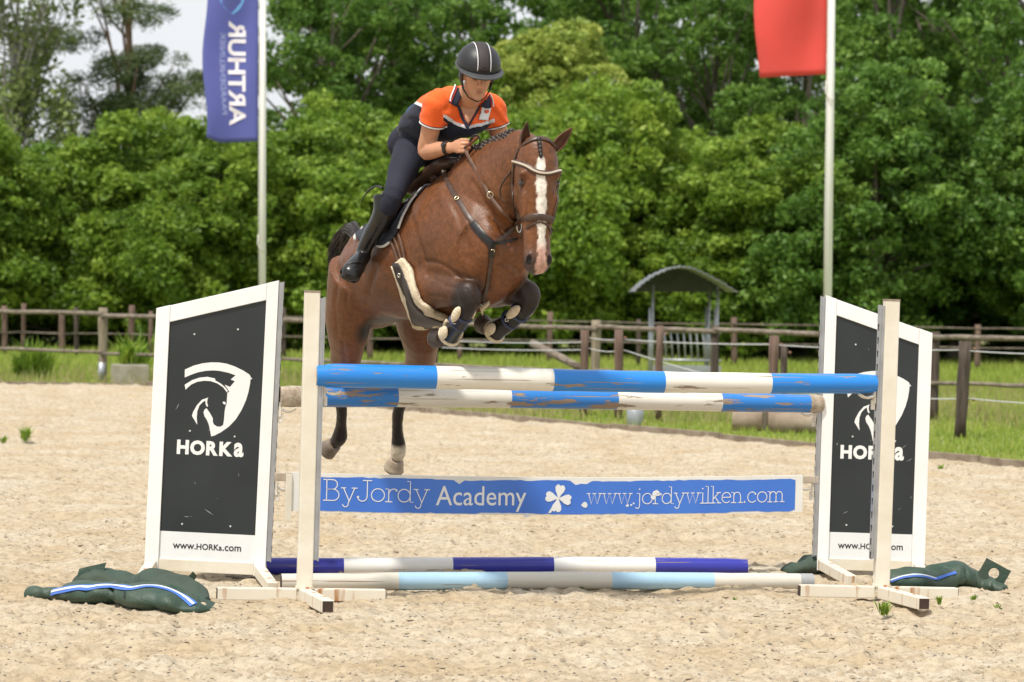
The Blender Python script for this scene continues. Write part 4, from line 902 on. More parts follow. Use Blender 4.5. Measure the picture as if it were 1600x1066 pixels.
mb = MB(); mb.box((-.02, -.016, -.035), (.035, .02, .27)); mb.build('end_strap', cream, plank, bevel=.003)
rg = random.Random(12); top_ = []; bot_ = []; n = 90
x0s, x1s = .045, LP - .05
for i in range(n + 1):
    q = i / n; x = x0s + (x1s - x0s) * q; s = sagz(x)
    tz = s + HP - .016 - abs(rg.gauss(0, .0025)) - .006 * max(0, math.sin(q * 21 + 1)) - (.020 if 0.535 < q < 0.575 else 0) - (.022 if .305 < q < .315 else 0) - (.012 if i in (0, n) else 0)
    bz = s - HP + .004 + abs(rg.gauss(0, .002)) + (.006 if 0.35 < q < .46 or .86 < q < .93 else 0) + (.012 if i == n else 0)
    top_.append(Vector((x, -.0135, tz))); bot_.append(Vector((x, -.0135, bz)))
fs = [(i, i + 1, n + 2 + i, n + 1 + i) for i in range(n)]
sticker = link('sticker', pydata('sticker', bot_ + top_, fs), mat('sticker_blue', (0.045, 0.16, 0.60), 0.35, col2=(0.06, 0.20, 0.66), vscale=1.5), board)
def arc(cx, cy, rx, ry, a0, a1, n=12): return [(cx + rx * math.cos(R(a0 + (a1 - a0) * i / n)), cy + ry * math.sin(R(a0 + (a1 - a0) * i / n))) for i in range(n + 1)]
GL = {
 'B': (.84, [[(0, 0), (.46, 0)] + arc(.46, .27, .27, .27, -90, 90) + [(.15, .54)], [(.15, .54), (.42, .54)] + arc(.42, .77, .23, .23, -90, 90) + [(0, 1)], [(.15, 0), (.15, 1)]]),
 'y': (.74, [[(0, .62), (.2, .62)], [(.5, .62), (.74, .62)], [(.1, .62), (.37, .0)], [(.63, .62), (.33, -.12)] + arc(.2, -.16, .13, .13, 0, -170), ]),
 'J': (.66, [[(.28, 1), (.68, 1)], [(.48, 1), (.48, .25)] + arc(.25, .25, .23, .25, 0, -150), arc(.05, .2, .035, .035, 0, 360, 8)]),
 'o': (.70, [arc(.33, .31, .31, .31, 0, 360, 24)]),
 'r': (.56, [[(0, 0), (.3, 0)], [(0, .62), (.14, .62), (.14, 0)], [(.14, .36)] + arc(.38, .36, .24, .26, 170, 50), arc(.50, .55, .03, .03, 0, 360, 8)]),
 'd': (.78, [arc(.31, .31, .29, .31, 0, 360, 24), [(.46, 1), (.60, 1), (.60, 0), (.74, 0)]]),
 'w': (.96, [[(0, .62), (.2, .62)], [(.36, .62), (.56, .62)], [(.74, .62), (.94, .62)], [(.1, .62), (.27, 0), (.46, .62), (.65, 0), (.84, .62)]]),
 'i': (.34, [[(0, .62), (.15, .62), (.15, 0)], [(0, 0), (.3, 0)], arc(.14, .87, .025, .025, 0, 360, 8)]),
 'j': (.36, [[(.04, .62), (.2, .62), (.2, -.12)] + arc(.06, -.12, .14, .15, 0, -140), arc(.19, .87, .025, .025, 0, 360, 8)]),
 'l': (.34, [[(0, 1), (.15, 1), (.15, 0)], [(0, 0), (.3, 0)]]),
 'k': (.68, [[(0, 1), (.14, 1), (.14, 0)], [(0, 0), (.28, 0)], [(.14, .22), (.5, .62)], [(.38, .62), (.62, .62)], [(.27, .36), (.53, 0)], [(.42, 0), (.66, 0)]]),
 'e': (.66, [[(.03, .33), (.6, .33)] + arc(.32, .31, .29, .31, 4, 315, 20)]),
 'n': (.76, [[(0, .62), (.14, .62), (.14, 0)], [(0, 0), (.28, 0)], [(.14, .38)] + arc(.36, .38, .22, .24, 180, 0) + [(.58, 0)], [(.46, 0), (.72, 0)]]),
 'm': (1.14, [[(0, .62), (.14, .62), (.14, 0)], [(0, 0), (.28, 0)], [(.14, .38)] + arc(.34, .38, .2, .24, 180, 0) + [(.54, 0)], [(.42, 0), (.66, 0)], [(.54, .38)] + arc(.74, .38, .2, .24, 180, 0) + [(.94, 0)], [(.82, 0), (1.08, 0)]]),
 'c': (.64, [arc(.32, .31, .29, .31, 48, 318, 18), arc(.53, .5, .03, .03, 0, 360, 8)]),
 '.': (.26, [arc(.09, .03, .035, .035, 0, 360, 8)]),
}
def stroke_text(body, xa, xb, zb, cap, wd_, nm):
    tot = sum(GL[ch][0] for ch in body); k = (xb - xa) / tot; vs = []; fs = []; pen = 0.0
    for ch in body:
        for line in GL[ch][1]:
            P_ = [Vector(((pen + x) * k + xa, y_ * cap, 0)) for x, y_ in line]; n0 = len(vs); m_ = len(P_)
            for i, p in enumerate(P_):
                dd = (P_[min(i + 1, m_ - 1)] - P_[max(i - 1, 0)]); dd = dd.normalized() if dd.length > 0 else Vector((1, 0, 0)); nn = Vector((-dd.y, dd.x, 0)) * wd_
                e = dd * (wd_ * (-.8 if i == 0 else .8 if i == m_ - 1 else 0))
                for sg in (1, -1):
                    q = p + e + nn * sg; vs.append(Vector((q.x, -.0150 - .0002 * (len(fs) % 5), zb + q.y + sagz(q.x))))
            for i in range(m_ - 1): fs.append((n0 + 2 * i, n0 + 2 * i + 2, n0 + 2 * i + 3, n0 + 2 * i + 1))
        pen += GL[ch][0]
    return link(nm, pydata(nm, vs, fs), signw, sticker)
fx = lambda u: (u - 455) / 798 * LP
kz = LP / 798
stroke_text('ByJordy', fx(502), fx(662), (770 - 781) * kz, 30 * kz, .0027, 'lettering')
stroke_text('www.jordywilken.com', fx(906), fx(1224), (770.5 - 782) * kz, 25 * kz, .0025, 'lettering')
vs, fs = text_verts('Academy', 1.0, .002); x0_ = min(v[0] for v in vs); x1_ = max(v[0] for v in vs); ref, _ = text_verts('A', 1.0); ch = max(v[1] for v in ref)
kx = (fx(811) - fx(672)) / (x1_ - x0_); ky = 28 * kz / ch
link('lettering', pydata('lettering', [Vector((fx(672) + (x - x0_) * kx, -.0150, (770 - 784) * kz + z * ky + sagz(fx(740)))) for x, z in vs], fs), signw, sticker)
# four-leaf clover: four heart leaves and a stalk
mb = MB(); cx, cz = fx(861), (770 - 773) * kz + sagz(fx(861))
for a_ in (80, 170, 260, -8):
    ca, sa = math.cos(R(a_)), math.sin(R(a_)); heart = [(0, .002), (.020, .012), (.040, .025), (.060, .030), (.074, .022), (.077, .010), (.070, .0), (.077, -.010), (.074, -.022), (.060, -.030), (.040, -.025), (.020, -.012), (0, -.002)]
    mb.add([Vector((cx + (p * ca - q * sa) * 1.06, -.0152 - .0003 * (a_ % 7), cz + (p * sa + q * ca) * 1.06)) for p, q in heart], [tuple(range(len(heart)))])
mb.add([Vector((cx - .002, -.0151, cz + .004)), Vector((cx + .004, -.0151, cz - .004)), Vector((cx - .045, -.0151, cz - .088)), Vector((cx - .062, -.0151, cz - .086))], [(0, 1, 2, 3)])
link('clover_emblem', mb.mesh('clover_emblem', False), signw, sticker)
mb = MB()                                             # spots where the sticker is torn off
for u, v, s in ((903, 783, 6), (1015, 766, 6), (1010, 772, 4), (970, 784, 2.5), (976, 783, 2), (812, 798, 5), (733, 780, 2), (707, 782, 1.6)):
    x, z = fx(u), (770 - v) * kz + sagz(fx(u)); ring = [Vector((x + s * kz * random.uniform(.6, 1.25) * math.cos(R(a_)), -.0158, z + s * kz * random.uniform(.5, 1.0) * math.sin(R(a_)))) for a_ in range(0, 360, 36)]
    mb.add(ring, [tuple(range(10))])
tag(link('torn_spots', mb.mesh('torn_spots', False), labelw, sticker), kind='stuff')

# ------------------------------------------------------------------ sandbags
bagm = mat('green_bag_canvas', (0.018, 0.050, 0.032), 0.55, col2=(0.050, 0.075, 0.050), vscale=6, bump=0.5, bscale=60)
bagdirt = mat('bag_canvas_dusty', (0.040, 0.058, 0.040), 0.8, col2=(0.03, 0.06, 0.042), vscale=5, bump=0.5, bscale=50)
bstripe = mat('bag_stripe_blue', (0.05, 0.14, 0.50), 0.6); wstripe = mat('bag_stripe_white', (0.62, 0.68, 0.78), 0.6)
def bag_loft(path, prof, m, name, parent, seed, N=20, lump=.1):
    """sand-filled tube: path points on the ground, prof = (half width, height) per point; flat underside, creases"""
    rg = random.Random(seed); rings = []; n = len(path)
    for i, p in enumerate(path):
        t_ = (path[min(i + 1, n - 1)] - path[max(i - 1, 0)]).normalized(); sd = Vector((-t_.y, t_.x, 0)).normalized(); hw, h = prof[i]; ring = []
        for k in range(N):
            a_ = 2 * math.pi * k / N; c_, s_ = math.cos(a_), math.sin(a_); zz = h * (.5 + .5 * s_) if s_ > 0 else h * .5 * (1 + s_) ** .6 if s_ > -1 else 0
            w_ = hw * (abs(c_) ** .8) * (1 if c_ > 0 else -1); q = 1 + lump * (rg.random() - .5)
            ring.append(p + sd * w_ * q + Vector((0, 0, zz * q)))
        rings.append(ring)
    mb = MB(); mb.rings(rings); o = mb.build(name, m, None, True)
    ss = o.modifiers.new('soft', 'SUBSURF'); ss.levels = ss.render_levels = 1
    if parent is not None: inroot(o, parent)
    return o
def strap(parent, pts, w, m, name='stripe', up=(0, 0, 1)):
    mb = MB(); vs = []; n = len(pts)
    for i, p in enumerate(pts):
        t_ = (pts[min(i + 1, n - 1)] - pts[max(i - 1, 0)]).normalized(); sd = t_.cross(Vector((0, -1, .35))).normalized()
        vs += [p + sd * w / 2, p - sd * w / 2]
    mb.add(vs, [(2 * i, 2 * i + 1, 2 * i + 3, 2 * i + 2) for i in range(n - 1)]); o = link(name, mb.mesh(name, False), m); so_ = o.modifiers.new('t', 'SOLIDIFY'); so_.thickness = .004; inroot(o, parent); return o
def ring_handle(parent, c, ax, az, r_, w_, m):
    """flat handle patch with a round hole"""
    vs = []; fs = []; N = 16
    for k in range(N):
        a_ = 2 * math.pi * k / N; ca, sa = math.cos(a_), math.sin(a_); q = w_ / max(abs(ca), abs(sa)); vs += [c + ax * (ca * r_) + az * (sa * r_), c + ax * (ca * q) + az * (sa * q * .72)]
    for k in range(N): fs.append((2 * k, 2 * k + 1, (2 * k + 3) % (2 * N), (2 * k + 2) % (2 * N)))
    o = link('handle', pydata('handle', vs, fs), m); so_ = o.modifiers.new('t', 'SOLIDIFY'); so_.thickness = .006; inroot(o, parent)
def gp(u, v): return G(u, v)
def wrinkle(o, amp=.008, sc=.09, seed=3):
    me = o.data; n = len(me.vertices); c_ = np.empty(n * 3, np.float32); me.vertices.foreach_get('co', c_); c_ = c_.reshape(-1, 3).astype(np.float64); nr = np.empty(n * 3, np.float32); me.vertices.foreach_get('normal', nr); nr = nr.reshape(-1, 3)
    f = fbm(c_[:, 0] * 1.0 + c_[:, 2] * .6, c_[:, 1] * .7 - c_[:, 2], sc, seed, 3); c_ += nr * (amp * (1 - 2.2 * np.abs(f)))[:, None]; c_[:, 2] = np.maximum(c_[:, 2], -.01); me.vertices.foreach_set('co', c_.astype(np.float32).ravel()); me.update()
def dense(path, prof, k=5):
    P2, Q2 = [], []
    for i in range(len(path) - 1):
        for q in range(k):
            f = q / k; g = f * f * (3 - 2 * f); P2.append(path[i].lerp(path[i + 1], f)); Q2.append((prof[i][0] + (prof[i + 1][0] - prof[i][0]) * g, prof[i][1] + (prof[i + 1][1] - prof[i][1]) * g))
    P2.append(path[-1]); Q2.append(prof[-1]); return P2, Q2
def sandbag(px, prof, m, label, seed, dy=0.0):
    c = gp(*px[len(px) // 2]); root = empty('sandbag', (c.x, c.y + dy, 0)); tag(root, label, 'sandbag', 'sandbags weighing down the wings')
    P2, Q2 = dense([gp(*p) + Vector((0, dy, -.012)) for p in px], prof); o = bag_loft(P2, Q2, m, 'bag', None, seed, 28, .05); wrinkle(o, .022, .12, seed); wrinkle(o, .012, .05, seed + 5); inroot(o, root); bpy.context.view_layer.update()
    return root, mesh_bvh(o)
sb, bv = sandbag([(48, 930), (66, 931), (84, 932), (104, 934), (135, 939), (170, 942), (194, 943), (199, 943), (215, 945), (250, 950), (280, 953), (305, 955), (331, 953)], [(.045, .04), (.05, .045), (.03, .035), (.08, .06), (.13, .10), (.14, .118), (.12, .105), (.11, .085), (.15, .115), (.16, .12), (.13, .09), (.08, .045), (.04, .015)], bagm, 'green sandbag with blue and white stripe at the left wing foot', 4)
st = [(82, 926), (105, 921), (128, 918), (140, 920), (150, 917), (172, 916), (190, 918), (205, 921), (222, 917), (245, 917), (262, 921), (280, 929), (294, 938), (303, 946)]
strap_px('stripe', st, .044, bstripe, sb, .003, .003, 5, bv); strap_px('stripe', [(u, v - .5) for u, v in st], .015, wstripe, sb, .003, .007, 5, bv)
ring_handle(sb, W(318, 943, gp(318, 950).y), Vector((.8, 0, -.3)), Vector((.3, .5, .5)), .018, .060, bagm)
strap_px('crease_strip', [(197, 899), (196, 915), (195, 935)], .010, mat('crease_shade', (.012, .02, .018), .8), sb, .004, .002, 4, bv)  # dark strip drawn for the shade in the crease between the lobes
sb2, bv2 = sandbag([(118, 917), (135, 919), (160, 921), (200, 923), (230, 924), (262, 927), (290, 932), (314, 942)], [(.03, .02), (.08, .07), (.10, .105), (.09, .075), (.11, .105), (.11, .095), (.08, .06), (.03, .02)], bagdirt, 'dark green sandbag lying against the outer foot of the left wing', 9, .10)
ring_handle(sb2, W(140, 899, gp(140, 919).y + .02), Vector((1, 0, .25)), Vector((.3, .2, 1)), .020, .075, bagm)
mb = MB(); c = W(293, 905, 18.95); mb.add([c + Vector((-.03, 0, -.02)), c + Vector((.03, 0, .045)), c + Vector((.05, .02, .02)), c + Vector((.02, .02, -.04))], [(0, 1, 2, 3)]); o = link('flap', mb.mesh('flap', False), bagm); so_ = o.modifiers.new('t', 'SOLIDIFY'); so_.thickness = .006; inroot(o, sb2)
sb3, bv3 = sandbag([(1375, 917), (1400, 919), (1432, 920), (1458, 920), (1466, 919), (1490, 918), (1520, 918), (1540, 919), (1556, 920), (1570, 921)], [(.09, .08), (.14, .105), (.14, .12), (.12, .10), (.13, .13), (.15, .155), (.11, .11), (.08, .06), (.05, .035), (.04, .015)], bagm, 'bulging green sandbag with ring handle right of the right wing', 14)
st = [(1392, 908), (1410, 902), (1430, 899), (1448, 901), (1462, 906), (1478, 900), (1494, 895)]
strap_px('stripe', st, .020, bstripe, sb3, .003, .003, 4, bv3); strap_px('stripe', [(u, v - 1) for u, v in st[:5]], .008, wstripe, sb3, .003, .006, 4, bv3)
ring_handle(sb3, W(1553, 896, gp(1553, 919).y - .02), Vector((.8, 0, -.42)), Vector((.45, .05, .80)), .034, .090, bagm)
sandbag([(1230, 899), (1250, 900), (1270, 900), (1290, 900), (1312, 900)], [(.03, .02), (.07, .06), (.10, .10), (.10, .11), (.06, .07)], bagdirt, 'small green sandbag half hidden behind the left foot of the right wing', 18, .28)
# ================================================================== horse
HY, HPI = R(33), R(17)
_h = Vector((math.sin(HY), -math.cos(HY), 0)); HF = _h * math.cos(HPI) + Vector((0, 0, math.sin(HPI))); HU = -_h * math.sin(HPI) + Vector((0, 0, math.cos(HPI))); HR = Vector((_h.y, -_h.x, 0))
WITH = W(704, 266, 18.55)                                    # withers
def HB(a, r, b): return WITH + HF * a + HR * r + HU * b       # body frame: ahead, to the horse's right, up
def se(v, e): return math.copysign(abs(v) ** e, v)
def body_rings(secs, N=28, e=0.88):
    rings = []
    for c, side, up, hw, ht, hb, nar in secs:
        ring = []
        for k in range(N):
            t_ = 2 * math.pi * k / N; x = se(math.cos(t_), e) * hw; s_ = se(math.sin(t_), e)
            if s_ > 0: x *= (1 - nar * s_ * s_)
            ring.append(c + side * x + up * (s_ * (ht if s_ > 0 else hb)))
        rings.append(ring)
    return rings
def remesh(objs_mb, name, voxel, smooth_it=6, smooth_f=0.5):
    """fuse closed lofts into one continuous skin"""
    me = objs_mb.mesh(name); o = bpy.data.objects.new('tmp', me); COL.objects.link(o)
    md = o.modifiers.new('r', 'REMESH'); md.mode = 'VOXEL'; md.voxel_size = voxel; md.adaptivity = 0
    sm = o.modifiers.new('s', 'SMOOTH'); sm.iterations = smooth_it; sm.factor = smooth_f
    dg = bpy.context.evaluated_depsgraph_get(); dg.update()
    out = bpy.data.meshes.new_from_object(o.evaluated_get(dg)); out.name = name
    bpy.data.objects.remove(o); bpy.data.meshes.remove(me)
    return out
def limb(mb, pts, rad, N=16, ref=None):
    """tapering limb through pts; each radius r or (across, fore-aft)"""
    n = len(pts); P_ = []; Q_ = []
    for i in range(n - 1):                                     # densify with a smooth curve
        p0, p1, p2, p3 = pts[max(i - 1, 0)], pts[i], pts[i + 1], pts[min(i + 2, n - 1)]
        for j in range(4):
            q = j / 4; P_.append(0.5 * ((2 * p1) + (p2 - p0) * q + (2 * p0 - 5 * p1 + 4 * p2 - p3) * q * q + (3 * p1 - p0 - 3 * p2 + p3) * q ** 3))
            ra = rad[i] if isinstance(rad[i], tuple) else (rad[i],) * 2; rb = rad[i + 1] if isinstance(rad[i + 1], tuple) else (rad[i + 1],) * 2
            f = q * q * (3 - 2 * q); Q_.append((ra[0] + (rb[0] - ra[0]) * f, ra[1] + (rb[1] - ra[1]) * f))
    P_.append(pts[-1]); Q_.append(rad[-1] if isinstance(rad[-1], tuple) else (rad[-1],) * 2)
    side0 = ref or HR; rings = []
    for i, p in enumerate(P_):
        d = (P_[min(i + 1, len(P_) - 1)] - P_[max(i - 1, 0)]).normalized(); sd = (side0 - d * side0.dot(d)).normalized(); up = sd.cross(d)
        rings.append([p + sd * (math.cos(2 * math.pi * k / N) * Q_[i][0]) + up * (math.sin(2 * math.pi * k / N) * Q_[i][1]) for k in range(N)])
    mb.rings(rings)
def ball(mb, c, r, N=12, M=8, ax=None):
    """ellipsoid, r = radius or (x, y, z); ax = its three axes"""
    r = r if isinstance(r, tuple) else (r, r, r); ax = ax or (Vector((1, 0, 0)), Vector((0, 1, 0)), Vector((0, 0, 1))); rings = []
    for i in range(M + 1):
        t_ = -math.pi / 2 + math.pi * (i + .001 if i == 0 else i - .001 if i == M else i) / M
        rings.append([c + ax[0] * (math.cos(t_) * math.cos(2 * math.pi * k / N) * r[0]) + ax[1] * (math.cos(t_) * math.sin(2 * math.pi * k / N) * r[1]) + ax[2] * (math.sin(t_) * r[2]) for k in range(N)])
    mb.rings(rings)

hb = MB()
TR = [(.48, -.36, -.62, .13, 0), (.42, -.26, -.72, .20, .1), (.32, -.16, -.79, .255, .2), (.17, -.06, -.82, .285, .45), (.02, .0, -.82, .295, .58), (-.14, -.02, -.81, .305, .52),
      (-.32, -.07, -.78, .320, .42), (-.50, -.085, -.73, .325, .40), (-.67, -.055, -.67, .315, .42), (-.82, -.04, -.64, .290, .55), (-.95, -.085, -.62, .265, .58), (-1.05, -.17, -.62, .230, .5), (-1.13, -.25, -.56, .17, .2), (-1.17, -.34, -.48, .08, 0)]
hb.rings(body_rings([(HB(a, 0, (t_ + b_) / 2), HR, HU, w_, (t_ - b_) / 2, (t_ - b_) / 2, nr) for a, t_, b_, w_, nr in TR], 32))
# neck
POLL = W(836, 236, 17.80)
NP = [HB(.06, 0, -.36), HB(.28, 0, -.27), HB(.30, 0, -.24).lerp(POLL, .36) + Vector((0, 0, -.005)), HB(.30, 0, -.22).lerp(POLL, .70) + Vector((0, 0, .01)), POLL + Vector((0, .03, -.03))]
NH = [(.19, .33), (.165, .31), (.125, .25), (.100, .18), (.082, .115)]
limb(hb, NP, NH, 20)
for q in range(12):                                           # narrow crest above the neck
    pass
# head frame: e to the horse's right, n out of the face, d down the face
hy = R(10); hn = Vector((math.sin(hy), -math.cos(hy), .06)).normalized(); hdn = (W(838, 428, 17.72) - W(842, 222, 17.74)).normalized(); hdn = (hdn - hn * hdn.dot(hn)).normalized(); he = hdn.cross(hn).normalized()
if he.x > 0: he = -he
H0 = W(843, 222, 17.72)                                       # top of the forehead, between the ears
def HD(t_, e_, n_): return H0 + hdn * t_ + he * e_ + hn * n_
HS = [(-.03, .060, .02, -.12, 0), (.02, .095, .045, -.15, .1), (.09, .112, .062, -.175, .2), (.17, .118, .072, -.215, .22), (.25, .112, .072, -.235, .25), (.33, .098, .066, -.225, .3), (.40, .084, .060, -.165, .34), (.47, .074, .054, -.125, .34), (.54, .071, .050, -.110, .30), (.60, .076, .048, -.105, .22), (.645, .074, .040, -.100, .15), (.675, .062, .022, -.085, .1), (.698, .036, -.004, -.06, 0)]
hb.rings(body_rings([(HD(t_, 0, (f_ + k_) / 2), he, hn, w_, (f_ - k_) / 2, (f_ - k_) / 2, nr) for t_, w_, f_, k_, nr in HS], 26, .9))
for sg in (1, -1):
    ball(hb, HD(.172, sg * .092, .026), (.026, .030, .024))                    # brow above the eye
    ball(hb, HD(.275, sg * .060, -.13), (.062, .085, .095))                    # jowl
    ball(hb, HD(.622, sg * .052, .018), (.026, .030, .036))                    # nostril rim
    limb(hb, [HD(.27, sg * .085, .02), HD(.36, sg * .078, .012), HD(.44, sg * .066, .008)], [.016, .018, .010], 8, he)   # facial crest
ball(hb, HD(.675, 0, -.075), (.034, .036, .034))                                # chin
# shoulders, chest muscles
for sg in (1, -1):
    limb(hb, [HB(.02, sg * .13, -.20), HB(.17, sg * .175, -.40), HB(.33, sg * .165, -.54)], [(.06, .16), (.095, .20), (.09, .16)], 16)
    ball(hb, HB(.385, sg * .085, -.56), (.11, .12, .17))
    limb(hb, [HB(-.74, sg * .15, -.20), HB(-.90, sg * .16, -.36), HB(-.99, sg * .15, -.50)], [(.085, .12), (.11, .17), (.10, .16)], 16)
# fore legs: elbow, forearm, knee, cannon, fetlock, pastern, hoof top
RF = [HB(.10, .08, -.55), W(672, 446, 18.33), W(700, 454, 18.18), W(733, 461, 18.02), W(731, 481, 18.02), W(719, 503, 18.10), W(704, 522, 18.20), W(693, 530, 18.28)]
LF = [HB(.10, -.08, -.55), W(768, 444, 18.53), W(796, 452, 18.38), W(826, 460, 18.22), W(824, 480, 18.22), W(801, 500, 18.32), W(776, 516, 18.42), W(764, 513, 18.50)]
FRAD = [(.15, .17), (.118, .128), (.088, .094), (.065, .070), (.047, .050), (.036, .040), (.047, .050), (.038, .040)]
for P_ in (RF, LF):
    limb(hb, P_, FRAD, 16); ball(hb, P_[3] + Vector((0, -.012, .004)), (.067, .060, .074))
ball(hb, W(688, 424, 18.40), (.10, .10, .10)); ball(hb, W(784, 424, 18.60), (.10, .10, .10))
# hind legs: hip, stifle, gaskin, hock, cannon, fetlock, pastern
RH = [HB(-.86, .17, -.36), W(543, 497, 19.22), W(540, 562, 19.47), W(529, 602, 19.72), W(534, 640, 19.84), W(533, 664, 19.93), W(531, 683, 19.99), W(523, 693, 20.04)]
LH = [HB(-.86, -.17, -.36), W(652, 505, 19.46), W(656, 562, 19.70), W(636, 603, 19.92), W(623, 640, 20.04), W(621, 672, 20.13), W(623, 702, 20.19), W(619, 716, 20.22)]
HRAD = [(.15, .23), (.118, .190), (.084, .112), (.050, .066), (.035, .042), (.034, .040), (.047, .050), (.039, .042)]
for P_ in (RH, LH):
    limb(hb, P_, HRAD, 18)
    q = P_[3]; limb(hb, [q + Vector((0, .02, -.03)), q + Vector((-.01, .06, .05)), q.lerp(P_[2], .5) + Vector((0, .05, .03))], [.030, .022, .016], 8)   # point of the hock
hm = remesh(hb, 'body', .0095, 16, .55)
# ---- coat colours, by where the markings and the painted groin shadow lie
nv = len(hm.vertices); co = np.empty(nv * 3, np.float32); hm.vertices.foreach_get('co', co); co = co.reshape(-1, 3).astype(np.float64)
def seg_d(co, a, b):
    a = np.array(a); b = np.array(b); ab = b - a; t_ = np.clip(((co - a) @ ab) / (ab @ ab), 0, 1); return np.linalg.norm(co - (a + t_[:, None] * ab), axis=1)
def paint(colr, co, pts, rad, c, soft):
    for i in range(len(pts) - 1):
        d = seg_d(co, pts[i], pts[i + 1]); r_ = rad if not isinstance(rad, (list, tuple)) else rad[i]
        w_ = np.clip((r_ - d) / soft + .5, 0, 1)[:, None]; colr[:] = colr * (1 - w_) + np.array(c) * w_
BAY = (.132, .048, .0160); BLACK = (.014, .010, .009); DARK = (.06, .028, .016)
colr = np.tile(np.array(BAY), (nv, 1))
nzv = fbm(co[:, 0] + co[:, 2] * .7, co[:, 1] + co[:, 2] * .9, .35, 4, 4)[:, None]; colr *= 1 + .35 * nzv
# body is darker along the topline, redder on the flank
for P_ in (RF, LF):
    paint(colr, co, P_[2:4], .10, DARK, .10); paint(colr, co, P_[3:], .085, BLACK, .05)
for P_ in (RH, LH):
    paint(colr, co, [P_[2].lerp(P_[3], .55), P_[3]], .085, DARK, .08); paint(colr, co, P_[3:], .088, BLACK, .05)
for P_ in ((HB(-.74, .06, -.72), HB(-.9, .07, -.72)), (HB(-.74, -.06, -.72), HB(-.9, -.07, -.72))): paint(colr, co, P_, .12, (.012, .010, .010), .06)  # dark sheath, with shadow between the hind legs painted into the coat
q = LH[6] + Vector((0, 0, -.006)); paint(colr, co, [q, LH[7] + Vector((0, 0, -.05))], .058, (.60, .53, .42), .02)
q = RH[7] + Vector((-.03, 0, -.02)); paint(colr, co, [q, q + Vector((-.02, 0, .03))], .035, (.45, .38, .30), .02)
loc = np.stack([(co - np.array(H0)) @ np.array(v) for v in (hdn, he, hn)], -1)      # head coordinates t, e, n
onhead = (loc[:, 0] > -.06) & (loc[:, 0] < .76) & (np.abs(loc[:, 1]) < .16) & (loc[:, 2] > -.27) & (loc[:, 2] < .14)
tt_, ee, nn_ = loc[:, 0], loc[:, 1], loc[:, 2]
def mix(mask, c):
    m_ = (np.clip(mask, 0, 1) * onhead)[:, None]; colr[:] = colr * (1 - m_) + np.array(c) * m_
mix(np.clip((tt_ - .54) / .10, 0, 1) * .85, (.055, .042, .038))                       # grey muzzle
mix(np.clip(1 - np.abs(tt_ - .46) / .1, 0, 1) * np.clip((np.abs(ee) - .03) / .03, 0, 1) * .4, (.24, .10, .045))
ragged = .006 * np.sin(tt_ * 60) + .004 * np.sin(tt_ * 143 + 1)
bc = np.interp(tt_, [.06, .15, .3, .45, .6, .72], [.000, -.004, .004, .010, .012, .014]) * -1
bw = np.interp(tt_, [.060, .085, .11, .13, .20, .32, .42, .52, .60, .66, .72], [0, .016, .020, .020, .026, .027, .024, .021, .020, .027, .020]) + ragged * .6
front = np.clip((nn_ + .01) / .02, 0, 1)
mix(np.clip((bw - np.abs(ee - bc)) / .006 + .5, 0, 1) * front * (tt_ < .575), (.72, .66, .58))
mix(np.clip((bw + .004 - np.abs(ee - bc)) / .006 + .5, 0, 1) * (tt_ >= .53) * np.clip((tt_ - .53) / .05, 0, 1) * np.clip((nn_ + .06) / .02, 0, 1), (.50, .30, .235))
for sg in (1, -1):                                                                     # nostrils, lips
    d = np.linalg.norm((loc - np.array([.628, sg * .054, .036])) / np.array([.030, .016, .03]), axis=1); mix(np.clip((1.05 - d) / .2, 0, 1), (.008, .006, .006))
    d = np.linalg.norm((loc - np.array([.218, sg * .108, .035])) / np.array([.028, .04, .034]), axis=1); mix(np.clip((1.05 - d) / .5, 0, 1) * .7, (.022, .013, .010))
ca = hm.color_attributes.new('coat', 'FLOAT_COLOR', 'POINT'); ca.data.foreach_set('color', np.concatenate([np.clip(colr, 0, 1), np.ones((nv, 1))], 1).astype(np.float32).ravel())
# press the nostrils in
for sg in (1, -1):
    d = np.linalg.norm((loc - np.array([.628, sg * .054, .040])) / np.array([.026, .014, .05]), axis=1); k = np.clip(1.1 - d, 0, 1); co -= np.array(hn)[None] * (k * .022)[:, None]
